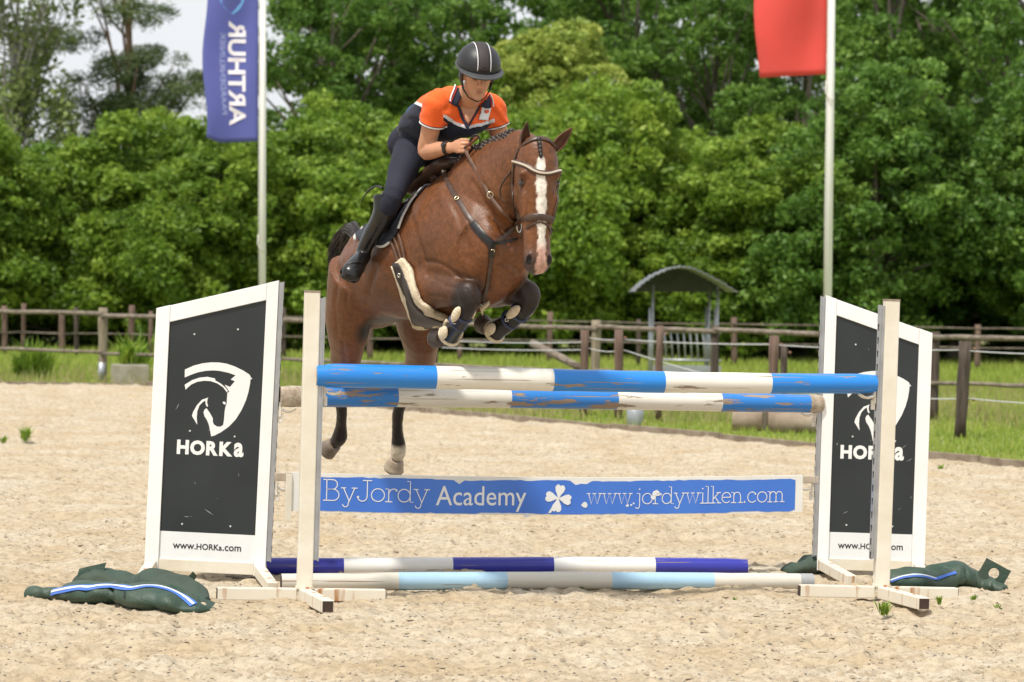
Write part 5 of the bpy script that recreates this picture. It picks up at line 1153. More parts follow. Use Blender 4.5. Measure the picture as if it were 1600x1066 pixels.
# muscle relief: shallow grooves and veins along lines of the anatomy, and broad unevenness
hm.vertices.foreach_set('co', co.astype(np.float32).ravel()); hm.update()
BVH = BVHTree.FromPolygons([v.co.copy() for v in hm.vertices], [tuple(p.vertices) for p in hm.polygons])
nrm = np.empty(nv * 3, np.float32); hm.vertices.foreach_get('normal', nrm); nrm = nrm.reshape(-1, 3).astype(np.float64); disp = np.zeros(nv)
disp += .0045 * fbm(co[:, 0] * 1.2 + co[:, 2] * .5, co[:, 2] * 1.1 - co[:, 1], .16, 41, 2) * (~onhead) + .0012 * fbm(co[:, 0] + co[:, 2], co[:, 2] - co[:, 1], .035, 43, 2)
for px, w_, dpt in [([(770, 394), (767, 425), (762, 455)], .016, -.012), ([(696, 292), (716, 340), (730, 385), (733, 405)], .020, -.008), ([(738, 285), (765, 330), (784, 362)], .018, -.009), ([(752, 262), (772, 300), (790, 335)], .03, .006),
                   ([(640, 330), (652, 372), (664, 410)], .022, -.007), ([(668, 430), (692, 444), (716, 452)], .012, -.006), ([(672, 462), (700, 466)], .010, -.005), ([(664, 408), (684, 410), (704, 421), (722, 436)], .012, -.010),
                   ([(778, 416), (798, 412), (812, 424)], .012, -.010), ([(586, 420), (578, 450), (572, 476)], .020, -.010), ([(548, 405), (543, 440), (541, 480)], .016, -.007), ([(530, 430), (524, 470), (526, 520)], .02, -.005),
                   ([(823, 312), (820, 330), (816, 345)], .006, .004), ([(826, 360), (824, 380), (829, 398)], .006, .003), ([(860, 315), (862, 335)], .006, .004), ([(808, 310), (806, 330)], .008, -.005), ([(600, 425), (620, 440), (640, 462)], .006, .003), ([(610, 455), (628, 470)], .005, .003),
                   ([(728, 452), (742, 470)], .010, -.004), ([(820, 452), (834, 468)], .010, -.004), ([(650, 520), (660, 545), (655, 565)], .012, -.006), ([(536, 535), (540, 570)], .012, -.006)]:
    pts = []
    for i in range(len(px) - 1):
        for k in range(6): f = k / 6; pts.append(hit(px[i][0] + (px[i + 1][0] - px[i][0]) * f, px[i][1] + (px[i + 1][1] - px[i][1]) * f, 0)[0])
    pts.append(hit(*px[-1], 0)[0]); dm = np.full(nv, 9.0)
    for i in range(len(pts) - 1): dm = np.minimum(dm, seg_d(co, pts[i], pts[i + 1] + Vector((0, 0, 1e-5))))
    disp += dpt * np.exp(-(dm / w_) ** 2)
co += nrm * disp[:, None]
hm.vertices.foreach_set('co', co.astype(np.float32).ravel()); hm.update()
def attr_mat(name, attr, rough, spec=.5, sheen=0.0, bump=.15, bscale=90, grain=.18, gscale=25, coat=0.0, sss=0.0):
    m = bpy.data.materials.new(name); m.use_nodes = True; t = m.node_tree; b = t.nodes['Principled BSDF']
    a = t.nodes.new('ShaderNodeVertexColor'); a.layer_name = attr; tc = t.nodes.new('ShaderNodeTexCoord')
    n = t.nodes.new('ShaderNodeTexNoise'); n.inputs['Scale'].default_value = gscale; n.inputs['Detail'].default_value = 6; t.links.new(tc.outputs['Object'], n.inputs['Vector'])
    mr = t.nodes.new('ShaderNodeMapRange'); mr.inputs['From Min'].default_value = .3; mr.inputs['From Max'].default_value = .7; mr.inputs['To Min'].default_value = 1 - grain; mr.inputs['To Max'].default_value = 1 + grain; t.links.new(n.outputs['Fac'], mr.inputs['Value'])
    mx = t.nodes.new('ShaderNodeVectorMath'); mx.operation = 'SCALE'; t.links.new(a.outputs['Color'], mx.inputs[0]); t.links.new(mr.outputs['Result'], mx.inputs['Scale']); t.links.new(mx.outputs['Vector'], b.inputs['Base Color'])
    b.inputs['Roughness'].default_value = rough; b.inputs['Specular IOR Level'].default_value = spec; b.inputs['Sheen Weight'].default_value = sheen; b.inputs['Coat Weight'].default_value = coat; b.inputs['Coat Roughness'].default_value = .3
    if sss: b.inputs['Subsurface Weight'].default_value = sss; b.inputs['Subsurface Radius'].default_value = (.012, .005, .003); b.inputs['Subsurface Scale'].default_value = 1.0
    n2 = t.nodes.new('ShaderNodeTexNoise'); n2.inputs['Scale'].default_value = bscale; n2.inputs['Detail'].default_value = 4; t.links.new(tc.outputs['Object'], n2.inputs['Vector'])
    bp = t.nodes.new('ShaderNodeBump'); bp.inputs['Strength'].default_value = bump; bp.inputs['Distance'].default_value = .006; t.links.new(n2.outputs['Fac'], bp.inputs['Height']); t.links.new(bp.outputs['Normal'], b.inputs['Normal'])
    return m
coatm = attr_mat('bay_coat', 'coat', .45, .36, .0, .35, 80, .26, 42)
HFOOT = Vector((WITH.x, WITH.y, 0)) + _h * -.3
horse = empty('horse', tuple(HFOOT)); tag(horse, 'bay horse with white blaze in mid-jump over the poles', 'horse')
hbody = inroot(link('body', hm, coatm, None, True), horse)
BVH = BVHTree.FromPolygons([v.co.copy() for v in hm.vertices], [tuple(p.vertices) for p in hm.polygons])
# ---- ears, joined looks: cupped shells
def ear(base, tip, openv, w, name):
    d = tip - base; L_ = d.length; d.normalize(); sd = d.cross(openv).normalized(); op = sd.cross(d).normalized()
    if op.dot(openv) < 0: op = -op
    vs = []; fs = []; n = 12; N = 11
    prof = [.62, .82, .95, 1.0, 1.0, .95, .86, .74, .58, .40, .20, .02]
    for i in range(n):
        q = i / (n - 1); ww = w * prof[i]
        for k in range(N):
            a_ = R(-125 + 250 * k / (N - 1)) * (1 - .28 * q); curl = Vector(base) + d * (L_ * q) + sd * (math.sin(a_) * ww) - op * (math.cos(a_) * ww * .85) + op * (.018 * q * q)
            vs.append(curl)
    for i in range(n - 1):
        for k in range(N - 1): a = i * N + k; fs.append((a, a + 1, a + 1 + N, a + N))
    me = pydata(name, vs, fs); o = link(name, me, [mat('ear_hair', (.13, .05, .022), .6, col2=(.035, .018, .012), vscale=14, bump=.2), mat('ear_inner', (.05, .028, .020), .8, var=.4, vscale=30)], None, True)
    so_ = o.modifiers.new('t', 'SOLIDIFY'); so_.thickness = .008; so_.offset = 0; so_.material_offset = 0; ss = o.modifiers.new('s', 'SUBSURF'); ss.levels = ss.render_levels = 1
    return inroot(o, horse)
ear(W(819, 236, 17.76), W(821, 190, 17.74), Vector((.55, -.85, .1)), .030, 'ear')
ear(W(866, 234, 17.78), W(893, 199, 17.77), Vector((.45, -.9, .2)), .029, 'ear')
# ---- eyes
eyem = mat('horse_eye', (.010, .006, .004), .06, coat=1.0)
for u, v in ((814.5, 286), (873.5, 288)):
    p, n = hit(u, v, 0); mb = MB(); ball(mb, p - n * .009, (.021, .021, .018), 14, 10); inroot(mb.build('eye', eyem, None, True), horse)
    for dz in (.015, -.014):
        pts = []; nn2 = []
        for k in range(7):
            a_ = -1.2 + 2.4 * k / 6; q, n2 = near(p + he * (math.sin(a_) * .024) + hdn * (-dz * math.cos(a_) * 1.25), .003); pts.append(q); nn2.append(n2)
        ribbon('eyelid', pts, nn2, .009, .006, mat('eyelid_skin', (.045, .022, .014), .5), horse)
# ---- hooves
hoofm = mat('hoof_horn', (.050, .040, .034), .6, col2=(.13, .105, .085), vscale=14, bump=.4, bscale=30); hoofl = mat('hoof_horn_pale', (.42, .34, .25), .6, col2=(.28, .22, .16), vscale=12, bump=.3)
def hoof(p, d, m, L_=.085, r0=.043, r1=.060):
    """hoof from the coronet p along d, widening to the ground face"""
    d = d.normalized(); mb = MB(); limb(mb, [p, p + d * L_ * .4, p + d * L_ * .9, p + d * L_], [(r0, r0 * 1.05), (r0 * 1.15, r0 * 1.2), (r1, r1 * 1.08), (r1 * .93, r1)], 16)
    o = mb.build('hoof', m, None, True); auto_smooth(o, 50); inroot(o, horse)
    mb = MB(); c = p + d * (L_ + .004); sd = (HR - d * HR.dot(d)).normalized(); up = sd.cross(d); pts = [c + sd * (math.cos(R(a_)) * r1 * .80) + up * (math.sin(R(a_)) * r1 * .88) for a_ in range(-70, 251, 20)]
    mb.tube(pts, .007, 6); inroot(mb.build('shoe', mat('horseshoe_steel', (.32, .30, .28), .45, .8), None, True), o)
hoof(RF[7] + Vector((-.01, .01, 0)), Vector((-.05, .09, .004)), hoofm, .075, .040, .052); hoof(LF[7] + Vector((-.01, .01, .0)), Vector((-.04, .09, .035)), hoofm, .075, .040, .052)
hoof(RH[7] + Vector((0, 0, -.005)), Vector((-.055, .05, -.045)), mat('hoof_horn_mid', (.16, .125, .095), .6, col2=(.30, .24, .18), vscale=12, bump=.3), .08, .043, .058); hoof(LH[7] + Vector((0, 0, -.012)), Vector((-.018, .03, -.07)), hoofl, .07, .046, .062)
# ---- tail
hairm = mat('black_hair', (.012, .009, .008), .45, col2=(.035, .022, .016), vscale=30)
rg = random.Random(77); mb = MB(); dock = HB(-1.03, 0, -.14)
for i in range(330):
    k = rg.random(); s0 = dock + Vector((rg.gauss(0, .016), rg.gauss(0, .016), rg.gauss(0, .016)))
    m1_ = W(550 + rg.gauss(0, 3) - 6 * k, 350 + 12 * k + rg.gauss(0, 2), 19.75 + rg.uniform(-.04, .08)); m2_ = W(528 + 10 * k + rg.gauss(0, 4), 368 + 14 * k + rg.gauss(0, 3), 19.88 + rg.uniform(-.06, .1))
    e = W(517 + 10 * k + rg.gauss(0, 3), 398 + rg.uniform(-6, 10), 19.98 + rg.uniform(-.05, .2)); low = e + Vector((rg.uniform(.0, .08), rg.uniform(.0, .1), -rg.uniform(.04, .5)))
    strand(mb, [s0, s0.lerp(m1_, .6) + Vector((0, 0, .015)), m1_, m2_, e, low], .0042)
inroot(mb.build('tail', hairm, None, True), horse)
# ---- mane: braided knots along the crest, forelock braid
def crest_at(u):
    """top of the neck's silhouette in photo column u"""
    for k in range(160):
        v = 190 + k * .5; d = (W(u, v, 18.0) - CAM).normalized(); p, n, i, dist = BVH.ray_cast(CAM, d)
        if p is not None: return p, v
    return W(u, 230, 18.1), 230
cp = [crest_at(u)[0] for u in range(722, 806, 6)]
for i, p in enumerate(cp):
    mb = MB(); r_ = rg.uniform(.015, .019)
    for k in range(3): ball(mb, p + Vector((rg.uniform(-.006, .006) - .008 * k, -.004 * k, .004 - .015 * k)), (r_, r_, r_ * .8), 8, 6)
    inroot(mb.build('mane_braid', hairm, None, True), horse)
mb = MB(); mb.tube([p + Vector((.004, .012, -.004)) for p in cp], .014, 7); inroot(mb.build('mane_roots', hairm, None, True), horse)
mb = MB()
for k, (u, v) in enumerate(((842, 219), (843, 225), (844, 231), (844, 237), (845, 243))): p, n = hit(u, v, .004); ball(mb, p, (.015 - .001 * k, .012, .016), 8, 6)
inroot(mb.build('forelock_braid', hairm, None, True), horse)

# ================================================================== tack
leather = mat('brown_leather', (.045, .024, .016), .42, col2=(.075, .040, .026), vscale=20, bump=.15, bscale=60); blackl = mat('black_leather', (.012, .011, .011), .35, var=.3, vscale=12, bump=.15)
tan = mat('rein_leather', (.13, .070, .042), .5, col2=(.08, .042, .027), vscale=25); brass = mat('buckle_metal', (.62, .52, .34), .28, .9); steel = mat('bit_steel', (.6, .58, .54), .22, 1.0)
fleece = mat('sheepskin', (.76, .66, .49), .95, col2=(.60, .49, .33), vscale=40, bump=1.0, bscale=110); padw = mat('pad_piping', (.62, .60, .56), .7); padn = mat('saddle_pad_dark', (.020, .022, .032), .8, bump=.3, bscale=70)
browm = mat('browband_lining', (.50, .42, .33), .5)
def ringpx(name, u, v, r, m, parent, off=.012, th=.0035):
    p, n = hit(u, v, off); sd = n.cross(Vector((0, 0, 1))).normalized(); up = sd.cross(n); mb = MB(); pts = [p + sd * (r * math.cos(2 * math.pi * k / 14)) + up * (r * math.sin(2 * math.pi * k / 14)) for k in range(15)]; mb.tube(pts, th, 6, False); return inroot(mb.build(name, m, None, True), parent)
# saddle
sadl = empty('saddle', tuple(HB(-.2, 0, 0))); tag(sadl, 'dark brown jumping saddle with pad and sheepskin girth on the horse', 'saddle')
mb = MB(); limb(mb, [HB(.06, 0, .02), HB(-.02, 0, .035), HB(-.16, 0, .015), HB(-.28, 0, -.01), HB(-.37, 0, .02), HB(-.41, 0, .03)], [(.05, .03), (.10, .045), (.12, .045), (.14, .045), (.14, .04), (.08, .02)], 18); inroot(mb.build('seat', leather, None, True), sadl)
patch_px('saddle_pad', [(692, 268), (678, 280), (660, 300), (645, 318), (633, 340), (626, 358), (618, 372)], [(662, 284), (630, 305), (594, 335), (568, 350), (555, 366), (562, 378), (600, 389)], padn, sadl, .008, 14, 16, .012)
strap_px('pad_piping', [(692, 267), (679, 278), (661, 298), (645, 318), (633, 340), (626.5, 359)], .012, padw, sadl, .010, .014)
strap_px('pad_piping', [(563, 349), (556, 362), (555, 372), (558, 377)], .012, padw, sadl, .010, .012); strap_px('pad_piping', [(592, 386), (602, 388), (612, 380)], .012, padw, sadl, .010, .012)
patch_px('saddle_flap', [(690, 272), (670, 288), (650, 306), (632, 326), (620, 346), (610, 362)], [(664, 284), (640, 298), (617, 322), (602, 340), (594, 358), (590, 372)], leather, sadl, .024, 10, 14, .010)
strap_px('knee_roll', [(688, 274), (667, 289), (646, 309), (628, 332), (618, 348)], .034, leather, sadl, .020, .026)
strap_px('stirrup_leather', [(604, 344), (590, 366), (575, 388)], .022, blackl, sadl, .006, .050)
for k, (p0, p1) in enumerate((((611, 374), (624, 410)), ((617, 371), (629, 407)), ((624, 366), (634, 404)))): strap_px('girth_strap', [p0, ((p0[0] + p1[0]) / 2 + 1, (p0[1] + p1[1]) / 2), p1], .016, tan, sadl, .005, .008)
patch_px('girth_fleece', [(618, 416), (624, 435), (631, 455), (636, 478), (641, 500), (656, 510), (690, 512), (702, 506)], [(634, 403), (648, 420), (652, 445), (661, 468), (678, 480), (692, 487), (706, 493), (712, 496)], fleece, sadl, .006, 14, 22, .026, rough=.006)
patch_px('stud_guard', [(621, 411), (629, 436), (640, 460), (643, 478), (646, 496), (664, 507), (690, 507), (700, 502)], [(631, 411), (640, 428), (647, 450), (655, 472), (672, 485), (686, 491), (698, 495), (704, 497)], mat('guard_leather', (.035, .026, .022), .5, var=.3, vscale=10), sadl, .036, 10, 20, .006)
patch_px('girth_fleece', [(748, 474), (752, 486)], [(764, 468), (757, 478)], fleece, sadl, .006, 5, 5, .024)
ringpx('girth_ring', 634, 428, .011, steel, sadl, .048)
# breastplate
bre = empty('breastplate', tuple(HB(.4, 0, -.4))); tag(bre, 'brown leather breastplate across the chest of the horse', 'breastplate')
strap_px('shoulder_strap', [(692, 266), (698, 281), (707, 298), (716, 313), (728, 333), (742, 353), (757, 371), (768, 381)], .028, leather, bre, .005, .004)
strap_px('chest_pad', [(738, 348), (750, 363), (760, 374), (768, 381)], .040, blackl, bre, .007, .005)
strap_px('shoulder_strap', [(769, 381), (782, 373), (797, 360), (806, 352)], .026, leather, bre, .005, .006)
strap_px('chest_strap', [(768, 381), (785, 379), (798, 376), (808, 374)], .014, blackl, bre, .005, .010)
strap_px('girth_strap', [(768, 380), (767, 395), (766, 410), (763, 430), (760, 450), (754, 470)], .026, leather, bre, .005, .006)
strap_px('chest_pad', [(768, 378), (767, 392), (766.5, 402)], .040, blackl, bre, .007, .008)
for u, v in ((768, 391), (715, 312), (693, 268)): ringpx('buckle', u, v, .012, brass, bre, .012)
# bridle
bri = empty('bridle', tuple(POLL)); tag(bri, 'dark leather bridle with pale-lined browband on the head of the horse', 'bridle')
strap_px('crownpiece', [(809, 240), (812, 231), (820, 225), (832, 218), (845, 216), (858, 220), (866, 229)], .024, leather, bri, .006, .004)
strap_px('cheekpiece', [(810, 238), (805, 250), (802, 268), (801, 290), (803, 315), (806, 338), (808, 352)], .015, leather, bri, .005, .004)
strap_px('browband', [(803, 252), (814, 255), (824, 260), (834, 267), (845, 271), (858, 271), (868, 269), (877, 267)], .027, leather, bri, .007, .004)
strap_px('browband_lining', [(803, 252), (814, 255), (824, 260), (834, 267), (845, 271), (858, 271), (868, 269), (877, 267)], .011, browm, bri, .005, .011)
strap_px('noseband', [(805, 350), (809, 346), (820, 342), (832, 339), (845, 339), (856, 341), (863, 345)], .036, leather, bri, .011, .003)
strap_px('flash_strap', [(844, 347), (834, 349), (825, 355), (818, 363), (814, 372)], .012, leather, bri, .005, .005); strap_px('flash_strap', [(845, 347), (853, 350), (859, 358), (861, 368)], .012, leather, bri, .005, .005)
strap_px('cheekpiece', [(876, 268), (874, 290), (870, 315), (864, 342)], .014, leather, bri, .005, .003)
a, n = hit(799, 268, .004); mb = MB(); pts = [a, W(789, 280, a.y + .02), W(782, 293, a.y + .04), W(782, 308, a.y + .05), W(790, 316, a.y + .04), hit(801, 318, .006)[0]]; strand(mb, pts, .006, 6); inroot(mb.build('throatlatch', leather, None, True), bri)
bitp, bitn = hit(808, 354, .016); mb = MB(); mb.tube([bitp + he * (.026 * math.cos(a_)) * .6 + hdn * (.034 * math.sin(a_)) + hn * (.020 * math.cos(a_)) for a_ in [2 * math.pi * k / 16 for k in range(17)]], .0045, 6, False); inroot(mb.build('bit_ring', steel, None, True), bri)
HAND = W(727, 236, 18.19)
def rein(pts, w, name, m):
    P_ = []; 
    for i in range(len(pts) - 1):
        for j in range(6): P_.append(pts[i].lerp(pts[i + 1], j / 6))
    P_.append(pts[-1]); P_ = smooth_pts(P_, 2); ribbon(name, P_, [Vector((-.5, -.85, .1))] * len(P_), w, .004, m, bri)
mid1 = W(765, 306, 17.98); mid1 = near(mid1, .02)[0] if (near(mid1)[0] - mid1).length > .25 else mid1
rein([HAND, W(746, 270, 18.08), W(765, 306, 17.96), W(786, 333, 17.86), bitp], .017, 'rein', tan)
mb = MB(); c = W(766, 305, 17.955); mb.tube([c + Vector((.016 * math.cos(a_), -.004, .018 * math.sin(a_))) for a_ in [2 * math.pi * k / 14 for k in range(15)]], .0035, 6, False); inroot(mb.build('martingale_ring', brass, None, True), bri)
rein([W(767, 306, 17.95), W(778, 318, 17.99), W(788, 312, 18.0)], .014, 'martingale_strap', leather)
mirr = lambda p: p - HR * (2 * (p - WITH).dot(HR))
rein([mirr(HAND), mirr(W(765, 306, 17.96)), HD(.47, -.085, -.04)], .017, 'rein', tan)
# tendon boots on the fore legs
def tendon_boot(P_, label, flip):
    root = empty('tendon_boot', tuple(P_[6])); tag(root, label, 'tendon boot', 'tendon boots on the fore legs')
    top, mid_, bot, fet = P_[4], P_[5], P_[5].lerp(P_[6], .6), P_[6]; back = Vector((0, .8, -.6)); ax = (fet - top).normalized()
    mb = MB(); limb(mb, [top + ax * .02, mid_, bot, fet + ax * .012], [(.044, .048), (.043, .047), (.047, .052), (.055, .058)], 18); inroot(mb.build('shell', blackl, None, True), root)
    sd = HR
    for sg in (1, -1):
        c = top + ax * .028 + sd * (sg * .048) + Vector((0, -.012, 0)); mb = MB(); ball(mb, c + ax * .035, (.016, .030, .062), 12, 8, (sd, ax.cross(sd), ax)); inroot(mb.build('fleece_edge', fleece, None, True), root)
        c = fet + sd * (sg * .050) - ax * .012 + Vector((0, -.018, 0)); mb = MB(); ball(mb, c, (.017, .034, .046), 12, 8, (sd, ax.cross(sd), ax)); inroot(mb.build('fleece_edge', fleece, None, True), root)
    mb = MB(); n_ = 14; pts = [fet + ax * .022 + sd * (.056 * math.cos(R(a_))) + ax.cross(sd) * (.058 * math.sin(R(a_))) for a_ in range(0, 361, 24)]; mb.tube(pts, .011, 7, False); inroot(mb.build('fleece_rim', fleece, None, True), root)
    for q in (.25, .55):
        c = top.lerp(fet, q); r_ = .050; pts = [c + sd * (r_ * math.cos(R(a_))) + ax.cross(sd) * (r_ * 1.05 * math.sin(R(a_))) for a_ in range(0, 361, 24)]; mb = MB(); mb.tube(pts, (.009), 6, False); inroot(mb.build('strap', mat('boot_strap', (.03, .04, .09), .6), None, True), root)
    p = top.lerp(fet, .55) + Vector((-.02, -.055, 0)); mb = MB(); mb.tube([p + Vector((.009 * math.cos(R(a_)), 0, .009 * math.sin(R(a_)))) for a_ in range(0, 361, 30)], .003, 5, False); inroot(mb.build('buckle', steel, None, True), root)
tendon_boot(RF, 'fleece-edged black boot on the fore leg at the left in the picture', 1); tendon_boot(LF, 'fleece-edged black boot on the fore leg under the head of the horse', -1)
# ================================================================== rider
skinm = attr_mat('skin', 'skin', .48, .4, 0, .08, 60, .06, 30, sss=.08)
RFOOT = Vector((WITH.x, WITH.y, 0)) + _h * -.15
rider = empty('person', tuple(RFOOT)); tag(rider, 'rider in orange and navy polo shirt and black helmet crouching over the horse', 'person')
mir = lambda p: p - HR * (2 * (p - WITH).dot(HR))
PEL, WAI, CHL, CHU, NKB = W(652, 226, 18.82), W(667, 194, 18.67), W(694, 176, 18.53), W(716, 163, 18.44), W(730, 152, 18.38)
SHR, SHL = W(682, 163, 18.34), W(769, 169, 18.53)
ELR, WRR = W(665, 236, 18.45), W(704, 231, 18.27)
ELL, WRL = W(786, 234, 18.60), W(765, 246, 18.44)
# head frame: fx to the rider's right, fy out of the face, fz up
fy = Vector((math.sin(R(14)) * math.cos(R(24)), -math.cos(R(14)) * math.cos(R(24)), -math.sin(R(24)))); fz = Vector((.04, -.05, 1)); fz = (fz - fy * fz.dot(fy)).normalized(); fx_ = fy.cross(fz).normalized()
if fx_.x > 0: fx_ = -fx_
HC = W(746, 118, 18.24)
def FH(x, y, z): return HC + fx_ * x + fy * y + fz * z
bb = MB()
ball(bb, FH(0, -.012, .035), (.079, .100, .100), 20, 14, (fx_, fy, fz))
FS = [(.055, .066, .080, -.06), (.03, .070, .090, -.06), (.005, .071, .087, -.06), (-.025, .068, .088, -.05), (-.05, .061, .088, -.035), (-.072, .053, .088, -.02), (-.092, .043, .087, 0), (-.108, .032, .082, .02), (-.118, .018, .072, .035)]
bb.rings(body_rings([(FH(0, (a + b_) / 2, z), fx_, fy, w_, (a - b_) / 2, (a - b_) / 2, .18) for z, w_, a, b_ in FS], 24, .92))
limb(bb, [FH(0, .086, .022), FH(0, .100, .0), FH(0, .112, -.022), FH(0, .100, -.036)], [(.009, .010), (.011, .012), (.016, .014), (.010, .006)], 12, fx_)
for sg in (1, -1):
    ball(bb, FH(sg * .012, .100, -.030), (.009, .010, .008)); limb(bb, [FH(sg * .012, .092, .030), FH(sg * .035, .088, .031), FH(sg * .058, .070, .024)], [.010, .011, .008], 8, fz)
    ball(bb, FH(sg * .077, -.004, -.008), (.010, .020, .032), 10, 8, (fx_, fy, fz))
ball(bb, FH(0, .090, -.057), (.024, .009, .0055), 12, 8, (fx_, fy, fz)); ball(bb, FH(0, .088, -.068), (.022, .009, .0065), 12, 8, (fx_, fy, fz)); ball(bb, FH(0, .080, -.104), (.020, .012, .014), 12, 8, (fx_, fy, fz))
limb(bb, [FH(0, -.02, -.02), FH(0, -.03, -.085), NKB + Vector((0, .0, -.005)), CHU], [(.058, .062), (.060, .064), (.075, .07), (.10, .07)], 18)
limb(bb, [CHU, CHL, WAI, PEL], [(.14, .085), (.145, .095), (.12, .085), (.13, .10)], 20)
for S_, E_, w_ in ((SHR, ELR, WRR), (SHL, ELL, WRL)):
    limb(bb, [CHU.lerp(S_, .5), S_, S_.lerp(E_, .35), S_.lerp(E_, .72), E_, E_.lerp(w_, .3), E_.lerp(w_, .72), w_], [(.06, .06), (.058, .062), (.056, .058), (.050, .052), (.044, .048), (.047, .050), (.034, .038), (.025, .031)], 16)
def hand(mb, w_, k, thumb_up, palm):
    """fist from the wrist w_ towards the knuckles k; palm = direction the palm faces"""
    hx = (k - w_).normalized(); hz = (thumb_up - hx * thumb_up.dot(hx)).normalized(); hy_ = (palm - hx * palm.dot(hx) - hz * palm.dot(hz)).normalized()
    limb(mb, [w_ - hx * .02, w_ + hx * .02, w_ + hx * .055, w_ + hx * .085], [(.026, .021), (.030, .020), (.040, .018), (.041, .015)], 14, hz)
    tips = []
    for i, (o_, l) in enumerate(((.032, 1.0), (.011, 1.08), (-.011, 1.0), (-.032, .84))):
        kn = w_ + hx * (.086 - .004 * abs(i - 1)) + hz * o_ - hy_ * .004; a = kn + hx * (.026 * l) + hy_ * (.022 * l); b_ = a - hx * (.004) + hy_ * (.026 * l); c = b_ - hx * (.026 * l) + hy_ * .004
        limb(mb, [kn - hx * .012, kn, a, b_, c], [.0092, .0104, .0090, .0084, .0074], 10, hz); tips.append((kn, a, b_, c))
    th = w_ + hx * .028 + hz * .026 + hy_ * .010
    limb(mb, [th - hx * .02 - hz * .01, th, th + hx * .030 + hz * .012 + hy_ * .016, th + hx * .058 + hz * .008 + hy_ * .026], [.013, .0145, .0115, .0090], 10, hy_)
    return hx, hz, hy_, tips
KNR = W(727, 227, 18.20)
hR = hand(bb, WRR, KNR, Vector((.10, .1, 1)), Vector((.85, .2, -.35)))
hand(bb, WRL, WRL + (mir(KNR) - mir(WRR)).normalized() * .09, Vector((-.1, .1, 1)), -HR * -1.0 if False else HR)
bm_ = remesh(bb, 'body', .0042, 6, .5)
nv = len(bm_.vertices); co = np.empty(nv * 3, np.float32); bm_.vertices.foreach_get('co', co); co = co.reshape(-1, 3).astype(np.float64)
SKIN = (.50, .250, .145); colr = np.tile(np.array(SKIN), (nv, 1)); colr *= 1 + .10 * fbm(co[:, 0] + co[:, 2], co[:, 1] * .5 + co[:, 2], .06, 8, 3)[:, None]
fl = np.stack([(co - np.array(HC)) @ np.array(v) for v in (fx_, fy, fz)], -1)
def spot(c, r, col, k=1.0, soft=.35):
    d = np.linalg.norm((fl - np.array(c)) / np.array(r), axis=1); w_ = (np.clip((1 - d) / soft, 0, 1) * k)[:, None]; colr[:] = colr * (1 - w_) + np.array(col) * w_
spot((0, .096, -.062), (.026, .02, .0105), (.40, .15, .11), .7); spot((0, .098, -.0625), (.024, .02, .0022), (.10, .04, .03), .9)
for sg in (1, -1):
    spot((sg * .031, .088, .004), (.019, .03, .0075), (.10, .055, .040), .8); spot((sg * .034, .088, .027), (.026, .03, .006), (.12, .07, .04), .75); spot((sg * .045, .07, -.022), (.034, .04, .03), (.52, .22, .14), .0); spot((sg * .009, .105, -.037), (.006, .012, .004), (.10, .04, .03), .8)
spot((0, .112, -.022), (.02, .02, .016), (.54, .23, .15), .5); spot((0, .07, -.095), (.075, .06, .050), (.40, .235, .16), .35)
hair = (fl[:, 1] < -.045) & (fl[:, 2] > -.075) & (np.abs(fl[:, 0]) < .12) & (fl[:, 1] > -.14) & (np.linalg.norm(fl, axis=1) < .16) & ~((np.abs(fl[:, 0]) > .072) & (fl[:, 1] > -.03) & (fl[:, 2] < .028))
colr[hair] = (.075, .048, .028)
bm_.color_attributes.new('skin', 'FLOAT_COLOR', 'POINT').data.foreach_set('color', np.concatenate([np.clip(colr, 0, 1), np.ones((nv, 1))], 1).astype(np.float32).ravel())
# eye sockets pressed in a little
for sg in (1, -1):
    d = np.linalg.norm((fl - np.array([sg * .031, .090, .008])) / np.array([.020, .03, .012]), axis=1); co -= np.array(fy)[None] * (np.clip(1 - d, 0, 1) * .010)[:, None]
bm_.vertices.foreach_set('co', co.astype(np.float32).ravel()); bm_.update()
inroot(link('body', bm_, skinm, None, True), rider)
# ---- shirt
clothn = lambda nm, c, **k: mat(nm, c, .85, bump=.25, bscale=60, **k)
orange = (.80, .125, .025); navy = (.012, .016, .032); white = (.72, .72, .74)
sb_ = MB()
limb(sb_, [PEL.lerp(WAI, .55), WAI, CHL, CHU, NKB + Vector((0, .012, .0)), NKB + (NKB - CHU) * .25], [(.150, .112), (.158, .118), (.180, .128), (.172, .105), (.085, .075), (.068, .066)], 26)
for S_, E_ in ((SHR, ELR), (SHL, ELL)):
    limb(sb_, [NKB.lerp(S_, .25) + Vector((0, 0, -.02)), CHU.lerp(S_, .72) + Vector((0, 0, .012)), S_ + Vector((0, 0, .004)), S_.lerp(E_, .22), S_.lerp(E_, .44)], [(.07, .065), (.078, .075), (.074, .078), (.071, .075), (.074, .078)], 20)
limb(sb_, [SHR + Vector((0, 0, -.06)), CHL.lerp(CHU, .5) + HF * .07 + HU * -.03, SHL + Vector((0, 0, -.06))], [(.06, .07), (.09, .085), (.06, .07)], 16, HU)
limb(sb_, [W(676, 198, 18.62), W(700, 196, 18.50), W(727, 193, 18.40), W(754, 190, 18.46)], [(.08, .085), (.085, .085), (.08, .075), (.055, .055)], 16, HU)
sm_ = remesh(sb_, 'shirt', .0052, 6, .5)
nv = len(sm_.vertices); co = np.empty(nv * 3, np.float32); sm_.vertices.foreach_get('co', co); co = co.reshape(-1, 3).astype(np.float64)
